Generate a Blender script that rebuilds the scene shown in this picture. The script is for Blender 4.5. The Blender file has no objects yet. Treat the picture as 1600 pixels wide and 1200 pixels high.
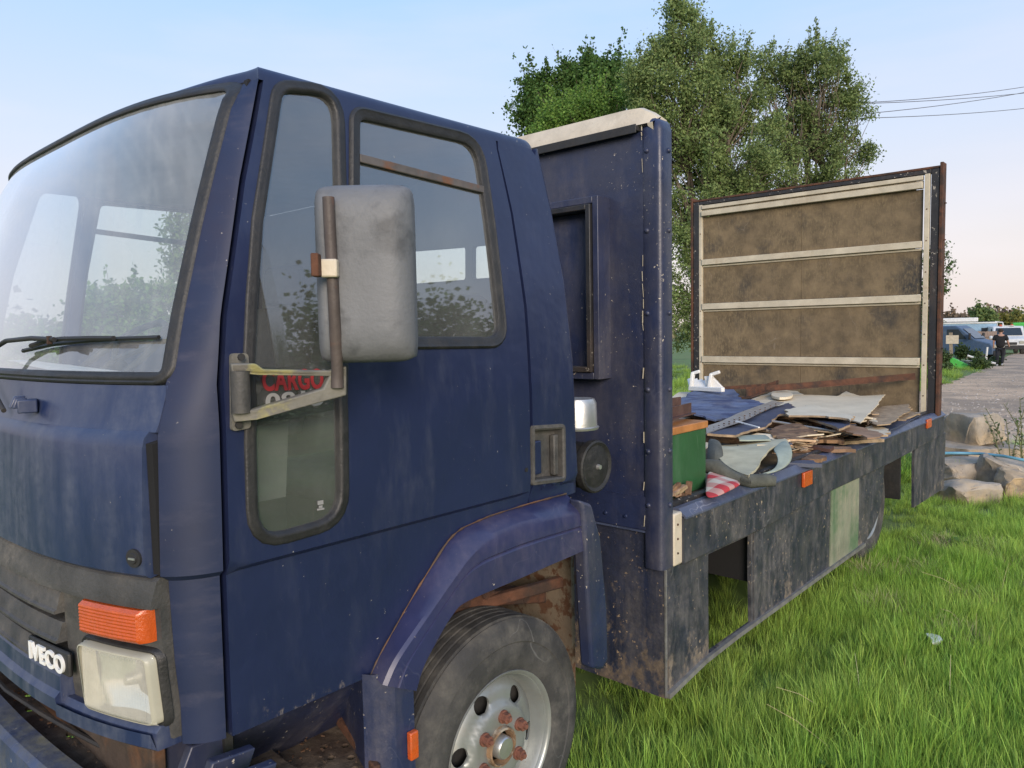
import bpy, bmesh, math, random
import numpy as np
from mathutils import Vector, Matrix
from mathutils.geometry import delaunay_2d_cdt
random.seed(7); rng = np.random.default_rng(7)
S = bpy.context.scene; COL = S.collection
PI = math.pi
# ------------------------------------------------------------------ camera
F = 1169.936; CZ = 1.70
RC = np.array([[0.74520932, 0.6665827, -0.01818168], [-0.03244991, 0.06348407, 0.99745515], [0.66604059, -0.74272288, 0.06893947]])
cd = bpy.data.cameras.new('camera'); cam = bpy.data.objects.new('camera', cd); COL.objects.link(cam)
cd.sensor_width = 36; cd.lens = F/1600*36; cd.clip_end = 3000; cd.clip_start = .05
cam.matrix_world = Matrix([[*RC.T[i], [0, 0, CZ][i]] for i in range(3)]+[[0, 0, 0, 1]])
S.camera = cam
# ------------------------------------------------------------------ world, sun, exposure
SUN_EL, SUN_AZ = math.radians(17), math.radians(-38)     # azimuth of the sun from +x towards +y
w = bpy.data.worlds.new('World'); S.world = w; w.use_nodes = True
nt = w.node_tree; nt.nodes.clear()
def wn(t, **k):
    n = nt.nodes.new(t)
    for a, b in k.items(): setattr(n, a, b)
    return n
out = wn('ShaderNodeOutputWorld'); bg = wn('ShaderNodeBackground'); bg.inputs[1].default_value = .10
sky = wn('ShaderNodeTexSky', sky_type='NISHITA', sun_disc=False, sun_elevation=SUN_EL, sun_rotation=PI/2-SUN_AZ, air_density=1.2, dust_density=1.5, ozone_density=1.0)
tc = wn('ShaderNodeTexCoord'); sep = wn('ShaderNodeSeparateXYZ'); nt.links.new(tc.outputs['Generated'], sep.inputs[0])
ramp = wn('ShaderNodeValToRGB'); nt.links.new(sep.outputs['Z'], ramp.inputs[0])
cr = ramp.color_ramp
SKY = [(0.0, (6.5, 5.6, 5.45)), (.10, (6.3, 5.85, 6.15)), (.22, (5.3, 5.8, 7.1)), (.40, (3.5, 5.25, 8.0)), (1.0, (2.2, 4.0, 7.6))]
SK = 10.0
cr.elements[0].position = 0; cr.elements[0].color = (*[c/SK for c in SKY[0][1]], 1)
cr.elements[1].position = 1; cr.elements[1].color = (*[c/SK for c in SKY[-1][1]], 1)
for p, c in SKY[1:-1]:
    e = cr.elements.new(p); e.color = (*[a/SK for a in c], 1)
vm = wn('ShaderNodeVectorMath', operation='SCALE'); vm.inputs['Scale'].default_value = SK; nt.links.new(ramp.outputs[0], vm.inputs[0])
# thin high cloud
mp = wn('ShaderNodeMapping'); mp.inputs['Scale'].default_value = (1.2, 1.2, 6); nt.links.new(tc.outputs['Generated'], mp.inputs[0])
nz = wn('ShaderNodeTexNoise'); nz.inputs['Scale'].default_value = 1.6; nz.inputs['Detail'].default_value = 6; nt.links.new(mp.outputs[0], nz.inputs['Vector'])
mr = wn('ShaderNodeMapRange'); mr.inputs[1].default_value = .45; mr.inputs[2].default_value = .8; mr.inputs[3].default_value = 0; mr.inputs[4].default_value = .45; nt.links.new(nz.outputs[0], mr.inputs[0])
m1 = wn('ShaderNodeMix', data_type='RGBA'); m1.inputs[7].default_value = (7.2, 6.6, 7.2, 1)
nt.links.new(mr.outputs[0], m1.inputs[0]); nt.links.new(vm.outputs[0], m1.inputs[6])
m2 = wn('ShaderNodeMix', data_type='RGBA'); m2.inputs[0].default_value = .82
nt.links.new(sky.outputs[0], m2.inputs[6]); nt.links.new(m1.outputs[2], m2.inputs[7])
nt.links.new(m2.outputs[2], bg.inputs[0]); nt.links.new(bg.outputs[0], out.inputs[0])
sd = bpy.data.lights.new('sun', 'SUN'); sd.energy = 2.6; sd.angle = math.radians(22); sd.color = (1, .86, .72)
so = bpy.data.objects.new('sun', sd); COL.objects.link(so)
sv = Vector((math.cos(SUN_EL)*math.cos(SUN_AZ), math.cos(SUN_EL)*math.sin(SUN_AZ), math.sin(SUN_EL)))
so.rotation_euler = sv.to_track_quat('Z', 'Y').to_euler(); so.location = (5, -5, 8)
S.view_settings.view_transform = 'Standard'; S.view_settings.look = 'None'; S.view_settings.gamma = 1; S.view_settings.exposure = .58
S.render.engine = 'CYCLES'
S.cycles.use_denoising = True; S.cycles.max_bounces = 7; S.cycles.transparent_max_bounces = 12; S.cycles.sample_clamp_indirect = 4
# ------------------------------------------------------------------ materials
def mat(name, base, rough=.5, metal=0, var=.15, vscale=6, dust=0, dustcol=(.30, .27, .22), dscale=(9, 9, 1.2), dlo=.45, dhi=.75,
        chips=0, chipcol=(.38, .34, .27), chscale=45, mud=None, mudcol=(.22, .17, .12), bump=.0, bscale=60, spec=.5, coat=0, scratch=0,
        second=None, second_scale=2.0, second_lo=.5, second_hi=.6, island=0, detail=8, alpha=None, trans=0, coord='Object', wave=None, micro=.0):
    m = bpy.data.materials.new(name); m.use_nodes = True; t = m.node_tree; N = t.nodes; L = t.links
    b = N['Principled BSDF']
    b.inputs['Roughness'].default_value = rough; b.inputs['Metallic'].default_value = metal
    b.inputs['Specular IOR Level'].default_value = spec; b.inputs['Coat Weight'].default_value = coat; b.inputs['Coat Roughness'].default_value = .15
    co = N.new('ShaderNodeTexCoord').outputs[coord]
    def noise(scale, stretch=None, det=detail, rgh=.6, off=0):
        v = co
        if stretch or off:
            mpn = N.new('ShaderNodeMapping'); mpn.inputs['Scale'].default_value = stretch or (1, 1, 1); mpn.inputs['Location'].default_value = (off, off*.7, off*.3)
            L.new(co, mpn.inputs[0]); v = mpn.outputs[0]
        n = N.new('ShaderNodeTexNoise'); n.inputs['Scale'].default_value = scale; n.inputs['Detail'].default_value = det; n.inputs['Roughness'].default_value = rgh
        L.new(v, n.inputs['Vector']); return n.outputs[0]
    def rng_(x, lo, hi, a=0, c=1):
        r = N.new('ShaderNodeMapRange'); r.inputs[1].default_value = lo; r.inputs[2].default_value = hi; r.inputs[3].default_value = a; r.inputs[4].default_value = c
        L.new(x, r.inputs[0]); return r.outputs[0]
    def math_(op, a, bb):
        q = N.new('ShaderNodeMath'); q.operation = op
        for i, z in enumerate((a, bb)):
            if isinstance(z, (int, float)): q.inputs[i].default_value = z
            else: L.new(z, q.inputs[i])
        return q.outputs[0]
    def mix(fac, c1, c2):
        q = N.new('ShaderNodeMix'); q.data_type = 'RGBA'
        for i, z in ((0, fac), (6, c1), (7, c2)):
            if isinstance(z, (int, float)): q.inputs[i].default_value = z
            elif isinstance(z, tuple): q.inputs[i].default_value = (*z, 1)
            else: L.new(z, q.inputs[i])
        return q.outputs[2]
    col = tuple(base)
    n1 = noise(vscale)
    lo = tuple(c*(1-var) for c in base); hi = tuple(min(1, c*(1+var)) for c in base)
    col = mix(rng_(n1, .3, .7), lo, hi)
    if second:
        col = mix(rng_(noise(second_scale, off=3.1), second_lo, second_hi), col, tuple(second))
    if island:
        g = N.new('ShaderNodeNewGeometry'); hs = N.new('ShaderNodeHueSaturation'); L.new(col, hs.inputs['Color'])
        L.new(rng_(g.outputs['Random Per Island'], 0, 1, 1-island, 1+island), hs.inputs['Value'])
        mm = math_('FRACT', math_('MULTIPLY', g.outputs['Random Per Island'], 17.3), 0)
        L.new(rng_(mm, 0, 1, .485, .515), hs.inputs['Hue']); col = hs.outputs[0]
    rf = rough; rsock = None
    if scratch:
        sc_ = noise(22, (1, 1, 22), 4, .6, 5.0); sc2 = noise(16, (18, 18, 1), 4, .6, 9.0)
        f = math_('MULTIPLY', math_('MAXIMUM', rng_(sc_, .64, .72), rng_(sc2, .64, .74)), scratch*.6)
        f = math_('MULTIPLY', f, rng_(noise(3, off=2.2), .45, .6))
        col = mix(f, col, tuple(min(1, c*1.5+.16) for c in base))
        for sc3, o3, th in ((5, 31.0, .0035), (9, 44.0, .005)):
            ln = rng_(math_('ABSOLUTE', math_('SUBTRACT', noise(sc3, (1, 1, .5), 2, .35, o3), .5), 0), 0, th, 1, 0)
            ln = math_('MULTIPLY', math_('MULTIPLY', ln, rng_(noise(2.6, None, 2, .5, o3+5), .55, .62)), min(1, scratch*.9))
            col = mix(ln, col, tuple(min(1, c*1.4+.22) for c in base))
    if dust:
        fd = math_('MULTIPLY', rng_(noise(1, dscale, 8, .65, 1.7), dlo, dhi), dust)
        fd = math_('MULTIPLY', fd, rng_(noise(1.7, None, 4, .6, 21.0), .36, .62, .2, 1.15))
        fd2 = math_('MULTIPLY', rng_(noise(35, None, 6, .7), .35, .7, .35, 1), fd)
        col = mix(fd2, col, tuple(dustcol)); rsock = math_('ADD', math_('MULTIPLY', fd2, .7), rough)
    if mud:
        sp = N.new('ShaderNodeSeparateXYZ'); L.new(co, sp.inputs[0])
        g = rng_(sp.outputs['Z'], mud[0], mud[1], 1, 0)
        nn = noise(11, (1, 1, .7), 10, .72, 4.0)
        th = math_('SUBTRACT', .78, math_('MULTIPLY', g, mud[2]))
        fm = math_('MULTIPLY', rng_(math_('SUBTRACT', nn, th), -.02, .07), .85)
        col = mix(fm, col, mix(rng_(noise(40), .35, .65), tuple(mudcol), tuple(c*1.8 for c in mudcol)))
        rsock = math_('ADD', math_('MULTIPLY', fm, .5), rsock if rsock is not None else rough)
    if chips:
        ch = rng_(noise(chscale*1.7, None, 6, .62, 7.0), .765-chips*.105, .785-chips*.105)
        ch = math_('MULTIPLY', ch, rng_(noise(4, None, 3, .5, 12.0), .45, .55))
        col = mix(ch, col, tuple(chipcol))
    if wave:
        wv = N.new('ShaderNodeTexWave'); wv.bands_direction = wave[0]; wv.inputs['Scale'].default_value = wave[1]; L.new(co, wv.inputs['Vector'])
        col = mix(rng_(wv.outputs[1], .3, .7, 0, wave[2]), col, tuple(c*.4 for c in base))
    if isinstance(col, tuple): b.inputs['Base Color'].default_value = (*col, 1)
    else: L.new(col, b.inputs['Base Color'])
    if rsock is None: rsock = rng_(noise(5, off=6), .3, .7, max(.02, rough-.08), min(1, rough+.1))
    cl = N.new('ShaderNodeClamp'); L.new(rsock, cl.inputs[0]); L.new(cl.outputs[0], b.inputs['Roughness'])
    if bump:
        bn = N.new('ShaderNodeBump'); bn.inputs['Strength'].default_value = min(1, bump); bn.inputs['Distance'].default_value = .004*max(1, bump)
        L.new(noise(bscale), bn.inputs['Height']); L.new(bn.outputs[0], b.inputs['Normal'])
        if micro:
            bn2 = N.new('ShaderNodeBump'); bn2.inputs['Strength'].default_value = 1; bn2.inputs['Distance'].default_value = micro
            L.new(noise(5, off=8, det=3), bn2.inputs['Height']); L.new(bn2.outputs[0], bn.inputs['Normal'])
    elif micro:
        bn2 = N.new('ShaderNodeBump'); bn2.inputs['Strength'].default_value = 1; bn2.inputs['Distance'].default_value = micro
        L.new(noise(3, off=8, det=3), bn2.inputs['Height']); L.new(bn2.outputs[0], b.inputs['Normal'])
    if trans:
        tr = N.new('ShaderNodeBsdfTranslucent'); L.new(col, tr.inputs[0]); ms = N.new('ShaderNodeMixShader'); ms.inputs[0].default_value = trans
        L.new(b.outputs[0], ms.inputs[1]); L.new(tr.outputs[0], ms.inputs[2]); L.new(ms.outputs[0], N['Material Output'].inputs[0])
    return m
NAVY = (.012, .018, .055)
M = {}
M['paint'] = mat('navy_paint', NAVY, .36, var=.16, vscale=2.5, dust=.24, dustcol=(.14, .15, .17), dscale=(13, 13, 3.2), dlo=.50, dhi=.80, chips=.62, chscale=60, chipcol=(.42, .40, .36), scratch=.015, spec=.5, coat=.06, bump=.04, bscale=180, micro=.006, mud=(.70, 1.05, .27), mudcol=(.11, .095, .08))
M['paint_corner'] = mat('scratched_corner_paint', (.012, .020, .055), .58, var=.2, vscale=3, second=(.020, .022, .050), second_scale=2.2, second_lo=.50, second_hi=.66, dust=.4, dustcol=(.13, .12, .15), dscale=(6, 6, 24), dlo=.52, dhi=.72, chips=.7, chscale=55, chipcol=(.42, .38, .34), scratch=.03, spec=.4, bump=.05, bscale=150)
M['paint_worn'] = mat('worn_navy_paint', (.016, .023, .060), .40, var=.3, vscale=5, second=(.030, .034, .062), second_scale=3, second_lo=.48, second_hi=.62, dust=.48, dustcol=(.20, .18, .17), dscale=(8, 8, 2.0), dlo=.46, dhi=.74, chips=1.05, chscale=38, chipcol=(.45, .40, .32), scratch=.10, bump=.2, bscale=90, micro=.006)
M['paint_purple'] = mat('faded_navy_paint', (.020, .024, .072), .36, var=.2, vscale=4, dust=.35, dustcol=(.24, .20, .24), dscale=(6, 6, 3), chips=.8, chscale=34, chipcol=(.48, .42, .34), scratch=.08, coat=.15, micro=.004)
M['paint_front'] = mat('dusty_front_paint', (.015, .026, .075), .36, var=.15, vscale=3, dust=.55, dustcol=(.22, .235, .26), dscale=(15, 15, 1.8), dlo=.36, dhi=.74, chips=.6, chscale=50, scratch=.03, coat=.12, bump=.06, bscale=120, micro=.004)
M['skirt'] = mat('dirty_skirt_paint', (.020, .024, .038), .5, var=.35, vscale=9, second=(.060, .060, .064), second_scale=5, second_lo=.46, second_hi=.70, dust=.75, dustcol=(.165, .155, .14), dscale=(15, 15, 6.5), dlo=.42, dhi=.68, chips=1.2, chscale=30, chipcol=(.34, .27, .18), scratch=.5, bump=.5, bscale=50, mud=(.12, .72, .34), mudcol=(.12, .10, .075), micro=.01)
M['skirt_front'] = mat('rust_splashed_skirt', (.014, .019, .042), .5, var=.3, vscale=7, dust=.5, dustcol=(.17, .15, .13), dscale=(12, 12, 1.4), dlo=.38, dhi=.7, chips=1.25, chscale=30, chipcol=(.27, .20, .13), bump=.6, bscale=45, mud=(.10, 1.0, .36), mudcol=(.085, .064, .045), micro=.01)
M['skirt_green'] = mat('faded_green_hatch', (.17, .20, .14), .6, var=.3, vscale=5, dust=.85, dustcol=(.32, .29, .21), dscale=(15, 15, 1.1), dlo=.35, dhi=.65, chips=.8, chscale=30, chipcol=(.10, .08, .06), second=(.07, .14, .07), second_scale=3.5, second_lo=.5, second_hi=.62, bump=.3, micro=.006)
M['rail'] = mat('blue_grey_rail', (.050, .064, .115), .42, var=.25, vscale=8, dust=.5, dustcol=(.28, .27, .26), dscale=(3, 3, 3), chips=1, chscale=30, scratch=.6, bump=.3)
M['cream'] = mat('chipped_cream_paint', (.52, .46, .36), .55, var=.15, vscale=9, dust=.6, dustcol=(.20, .14, .08), dscale=(7, 7, 5), dlo=.45, dhi=.75, chips=1.0, chscale=40, chipcol=(.12, .06, .03), bump=.4)
M['batten'] = mat('cream_batten_paint', (.47, .42, .32), .6, var=.15, vscale=9, dust=.65, dustcol=(.24, .17, .10), dscale=(5, 5, 9), chips=.9, chscale=45, chipcol=(.15, .08, .04), bump=.3)
M['ply'] = mat('weathered_plywood', (.130, .095, .054), .8, var=.4, vscale=7, second=(.030, .028, .026), second_scale=1.5, second_lo=.52, second_hi=.64, dust=.7, dustcol=(.25, .195, .115), dscale=(60, 60, 22), dlo=.46, dhi=.64, bump=.6, bscale=35, scratch=.2)
M['rubber'] = mat('black_seal_rubber', (.016, .016, .017), .5, var=.3, vscale=20, dust=.5, dustcol=(.065, .063, .060), dscale=(20, 20, 20), bump=.4, bscale=120)
M['tyre'] = mat('dusty_tyre_rubber', (.036, .036, .037), .75, var=.25, vscale=9, dust=.85, dustcol=(.17, .16, .14), dscale=(9, 9, 9), dlo=.42, dhi=.64, scratch=.3, bump=.5, bscale=90)
M['plastic'] = mat('faded_grille_plastic', (.042, .042, .042), .55, var=.3, vscale=9, dust=.75, dustcol=(.20, .18, .155), dscale=(9, 9, 9), dlo=.36, dhi=.7, bump=.5, bscale=110)
M['black'] = mat('black_shade_fill', (.006, .006, .007), .9, var=.1)  # stands in for the shade inside gaps and openings
M['dark'] = mat('dark_metal', (.018, .018, .019), .6, var=.4, vscale=8, dust=.4, dustcol=(.10, .08, .06), dscale=(8, 8, 8), bump=.4)
M['chassis'] = mat('rusty_chassis', (.045, .030, .022), .75, var=.4, vscale=10, second=(.12, .055, .025), second_scale=6, second_lo=.45, second_hi=.6, dust=.5, dustcol=(.16, .12, .08), dscale=(8, 8, 8), bump=.7, bscale=40)
M['rust'] = mat('brown_rust', (.085, .034, .018), .85, var=.45, vscale=14, second=(.035, .020, .015), second_scale=9, second_lo=.45, second_hi=.6, dust=.3, dustcol=(.20, .12, .07), dscale=(20, 20, 20), bump=.7, bscale=60)
M['rust_plate'] = mat('rust_spotted_plate', (.125, .100, .072), .7, var=.25, vscale=6, second=(.075, .035, .018), second_scale=20, second_lo=.50, second_hi=.56, dust=.6, dustcol=(.10, .05, .025), dscale=(9, 9, 6), dlo=.42, dhi=.62, bump=.5)
M['frame_black'] = mat('peeling_black_paint', (.018, .018, .02), .5, var=.3, vscale=12, chips=1.5, chscale=28, chipcol=(.40, .36, .30), dust=.4, dustcol=(.13, .08, .05), dscale=(9, 9, 2), bump=.5)
M['mirror_shell'] = mat('bleached_grey_plastic', (.130, .135, .145), .6, var=.14, vscale=7, dust=.9, dustcol=(.075, .08, .085), dscale=(5, 5, 26), dlo=.52, dhi=.74, chips=.7, chscale=22, chipcol=(.04, .04, .05), second=(.070, .073, .080), second_scale=7, second_lo=.56, second_hi=.68, bump=.35, bscale=90)
M['lichen'] = mat('lichen_bracket_metal', (.13, .125, .11), .6, var=.3, vscale=14, second=(.27, .25, .10), second_scale=11, second_lo=.56, second_hi=.66, dust=.5, dustcol=(.30, .28, .22), dscale=(12, 12, 12), bump=.6)
M['wheel_rim'] = mat('silver_wheel_paint', (.27, .29, .29), .34, metal=.45, var=.15, vscale=6, dust=.65, dustcol=(.22, .17, .115), dscale=(8, 8, 8), dlo=.45, dhi=.7, chips=.8, chscale=40, chipcol=(.16, .07, .03))
M['alu'] = mat('dull_aluminium', (.55, .55, .54), .35, metal=.8, var=.1, vscale=10, dust=.4, dustcol=(.3, .26, .2), dscale=(12, 12, 12), bump=.2)
M['chrome'] = mat('bright_reflector', (.8, .8, .78), .12, metal=1, var=.05)
M['white'] = mat('white_plastic', (.68, .68, .66), .5, var=.08, vscale=9, dust=.3, dustcol=(.4, .38, .33), dscale=(12, 12, 12))
M['letter'] = mat('badge_letter_white', (.75, .75, .73), .5, var=.05)
M['red_letter'] = mat('red_decal', (.27, .018, .022), .6, var=.15, chips=.3)
M['grey_letter'] = mat('grey_decal', (.25, .25, .25), .6, var=.1)
M['interior'] = mat('grey_cab_lining', (.17, .18, .19), .85, var=.2, vscale=5, bump=.2)
M['seat'] = mat('dark_seat_cloth', (.05, .05, .055), .9, var=.3, vscale=30, bump=.4)
M['dash'] = mat('grey_dashboard', (.12, .12, .12), .7, var=.2, dust=.5, dustcol=(.3, .28, .25), dscale=(6, 6, 6), bump=.3)
M['paper'] = mat('paper', (.62, .61, .58), .8, var=.15, vscale=14)
M['edging'] = mat('dirty_metal_edging', (.20, .20, .195), .5, metal=.3, var=.3, vscale=20, dust=.6, dustcol=(.10, .08, .06), dscale=(9, 9, 9), bump=.4)
M['pole_metal'] = mat('weathered_pole_metal', (.070, .055, .050), .6, var=.3, vscale=12, second=(.12, .06, .04), second_scale=9, second_lo=.55, second_hi=.65, dust=.4, dustcol=(.18, .16, .14), dscale=(12, 12, 5), bump=.4)
M['cobweb'] = mat('cobweb', (.5, .5, .48), .9)
def glass(name, refl_tint, dustf, dustcol, rough=.03, ior=1.5, boost=1.0, tint=(.75, .82, .80), stretch=(3, 3, 3), arcs=False):
    m = bpy.data.materials.new(name); m.use_nodes = True; t = m.node_tree; N = t.nodes; L = t.links; N.remove(N['Principled BSDF'])
    tr = N.new('ShaderNodeBsdfTransparent'); tr.inputs[0].default_value = (*tint, 1)
    gl = N.new('ShaderNodeBsdfGlossy'); gl.inputs['Roughness'].default_value = rough; gl.inputs[0].default_value = (*refl_tint, 1)
    df = N.new('ShaderNodeBsdfDiffuse'); df.inputs[0].default_value = (*dustcol, 1)
    fr = N.new('ShaderNodeFresnel'); bf = N.new('ShaderNodeNewGeometry'); bm_ = N.new('ShaderNodeMapRange'); bm_.inputs[3].default_value = ior; bm_.inputs[4].default_value = 1/ior
    L.new(bf.outputs['Backfacing'], bm_.inputs[0]); L.new(bm_.outputs[0], fr.inputs[0])
    mu = N.new('ShaderNodeMath'); mu.operation = 'MULTIPLY'; mu.inputs[1].default_value = boost; mu.use_clamp = True; L.new(fr.outputs[0], mu.inputs[0])
    a = N.new('ShaderNodeMixShader'); L.new(mu.outputs[0], a.inputs[0]); L.new(tr.outputs[0], a.inputs[1]); L.new(gl.outputs[0], a.inputs[2])
    co = N.new('ShaderNodeTexCoord'); mpn = N.new('ShaderNodeMapping'); mpn.inputs['Scale'].default_value = stretch; L.new(co.outputs['Object'], mpn.inputs[0])
    nz = N.new('ShaderNodeTexNoise'); nz.inputs['Scale'].default_value = 1.5; nz.inputs['Detail'].default_value = 9; nz.inputs['Roughness'].default_value = .65; L.new(mpn.outputs[0], nz.inputs['Vector'])
    mr = N.new('ShaderNodeMapRange'); mr.inputs[1].default_value = .25; mr.inputs[2].default_value = .75; mr.inputs[3].default_value = dustf*.6; mr.inputs[4].default_value = min(1, dustf*1.5); L.new(nz.outputs[0], mr.inputs[0])
    msk = mr.outputs[0]
    if arcs:      # wiper sweeps: cleaner inside the swept fan, fine arcs of smeared dirt
        for cx_a in (-2.30+2.54, -3.10+2.54):
            ds = N.new('ShaderNodeVectorMath'); ds.operation = 'DISTANCE'; ds.inputs[1].default_value = (cx_a, .66-3.6+.0, 1.60); L.new(co.outputs['Object'], ds.inputs[0])
            q = N.new('ShaderNodeMapRange'); q.inputs[1].default_value = .50; q.inputs[2].default_value = .56; q.inputs[3].default_value = .55; q.inputs[4].default_value = 1.0; L.new(ds.outputs['Value'], q.inputs[0])
            wv = N.new('ShaderNodeTexNoise'); wv.noise_dimensions = '1D'; wv.inputs['Scale'].default_value = 34; wv.inputs['Detail'].default_value = 5; L.new(ds.outputs['Value'], wv.inputs['W'])
            wr = N.new('ShaderNodeMapRange'); wr.inputs[1].default_value = .4; wr.inputs[2].default_value = .75; wr.inputs[3].default_value = .94; wr.inputs[4].default_value = 1.10; L.new(wv.outputs[0], wr.inputs[0])
            for o_ in (q, wr):
                mm = N.new('ShaderNodeMath'); mm.operation = 'MULTIPLY'; L.new(msk, mm.inputs[0]); L.new(o_.outputs[0], mm.inputs[1]); msk = mm.outputs[0]
    sp = N.new('ShaderNodeTexNoise'); sp.inputs['Scale'].default_value = 70; sp.inputs['Detail'].default_value = 2; L.new(co.outputs['Object'], sp.inputs['Vector'])
    m2 = N.new('ShaderNodeMapRange'); m2.inputs[1].default_value = .74; m2.inputs[2].default_value = .80; m2.inputs[3].default_value = 0; m2.inputs[4].default_value = .45; L.new(sp.outputs[0], m2.inputs[0])
    mx = N.new('ShaderNodeMath'); mx.operation = 'MAXIMUM'; L.new(msk, mx.inputs[0]); L.new(m2.outputs[0], mx.inputs[1])
    b = N.new('ShaderNodeMixShader'); L.new(mx.outputs[0], b.inputs[0]); L.new(a.outputs[0], b.inputs[1]); L.new(df.outputs[0], b.inputs[2])
    L.new(b.outputs[0], N['Material Output'].inputs[0]); return m
M['glass'] = glass('dusty_window_glass', (.95, .97, 1), .085, (.46, .46, .44), .02, 1.5, 4.2)
M['cleanglass'] = glass('rear_window_glass', (.9, .9, .9), .04, (.45, .46, .45), .02, 1.5, 1.0, tint=(.95, .97, .96))
M['windscreen'] = glass('dusty_windscreen_glass', (.95, .97, 1), .19, (.66, .69, .70), .03, 1.5, 2.4, tint=(.9, .95, .94), arcs=True, stretch=(2, 2, 5))
M['lens'] = glass('headlamp_lens', (1, 1, 1), .34, (.74, .73, .66), .08, 1.5, 1.2, tint=(.95, .94, .88))  # pale film put into the lens colour imitates the reflector's brightness
def orange(name, c):
    m = mat(name, c, .25, var=.12, vscale=40, dust=.25, dustcol=(.45, .25, .15), dscale=(20, 20, 20), bump=.5, bscale=160, coat=.3)
    return m
M['amber'] = orange('amber_lens', (.46, .075, .012))
# ------------------------------------------------------------------ tracing the photograph onto real surfaces
def ray(p): return RC.T@np.array([p[0]-800., 600.-p[1], -F])/F
CAM = np.array([0, 0, CZ])
def on(p, ax, v):
    d = ray(p); return CAM+(v-CAM[ax])/d[ax]*d
def onp(p, z0, y0, k, kx=0, x0=-2.2):          # on the tilted plane z = z0 + k (y-y0) + kx (x-x0)
    d = ray(p); t = (z0+k*(0-y0)+kx*(0-x0)-CZ)/(d[2]-k*d[1]-kx*d[0]); return CAM+t*d
def XS(z):
    b = -1.53
    if z < 1.196: b -= .017*min(1, (1.196-z)/.012)
    if z > 1.5: b -= .11*((z-1.5)/.8)**1.3
    return b
def YF(x, z):
    u = min(abs(x+2.54), 1.1)+1e-9
    return float(np.interp(z, [.5, .8, 1.0, 1.185, 1.5, 1.59, 2.25, 2.33], [.56, .56, .545, .54, .55, .575, .775, .84]))+.15*(u/(1.01+XS(max(z, 1.21))+1.53))**3.6
def SP(p):                                       # -> (y, z) on the cab side
    x = -1.53
    for _ in range(25):
        P = on(p, 0, x); x = XS(P[2])
    return (P[1], P[2])
def FP(p, h=0):                                  # -> (x, z) on the cab front, or on a surface standing h proud of it
    d = ray(p); lo, hi = .2, 4.5
    for _ in range(50):
        m = (lo+hi)/2; P = CAM+m*d
        if P[1] > YF(min(max(P[0], -3.77), -1.53), P[2])-h: hi = m
        else: lo = m
    return (P[0], P[2])
# ------------------------------------------------------------------ geometry helpers
def obj(name, verts, faces, m, parent=None, smooth=0, bevel=0, label=None, kind=None, seg=2, mats=None, fmat=None, solid=0):
    me = bpy.data.meshes.new(name)
    V = np.array(verts, float).reshape(-1, 3)
    if parent is not None:
        o0 = Vector((0, 0, 0)); q = parent
        while q is not None: o0 = o0+q.location; q = q.parent
        V = V-np.array(o0)
    me.from_pydata(V.tolist(), [], [list(map(int, f)) for f in faces]); me.update()
    bm = bmesh.new(); bm.from_mesh(me); bmesh.ops.recalc_face_normals(bm, faces=bm.faces); bm.to_mesh(me); bm.free()
    if isinstance(m, (list, tuple)):
        for k in m: me.materials.append(k)
        if fmat is not None: me.polygons.foreach_set('material_index', fmat)
    else: me.materials.append(m)
    if smooth:
        me.polygons.foreach_set('use_smooth', [True]*len(me.polygons)); me.set_sharp_from_angle(angle=math.radians(smooth))
    o = bpy.data.objects.new(name, me); COL.objects.link(o)
    if parent is not None: o.parent = parent
    if bevel:
        b = o.modifiers.new('bevel', 'BEVEL'); b.width = bevel; b.segments = seg; b.limit_method = 'ANGLE'; b.angle_limit = math.radians(40)
        me.polygons.foreach_set('use_smooth', [True]*len(me.polygons)); me.set_sharp_from_angle(angle=math.radians(35))
    if solid:
        q = o.modifiers.new('thickness', 'SOLIDIFY'); q.thickness = solid; q.offset = 0
    if label: o['label'] = label
    if kind: o['kind'] = kind
    return o
def empty(name, loc, label, cat, group=None, rz=0):
    o = bpy.data.objects.new(name, None); COL.objects.link(o); o.location = loc; o.rotation_euler.z = rz; o.empty_display_size = .1
    o['label'] = label; o['category'] = cat
    if group: o['group'] = group
    return o
def tag(o, label, cat, group=None):
    o['label'] = label; o['category'] = cat
    if group: o['group'] = group
    return o
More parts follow.
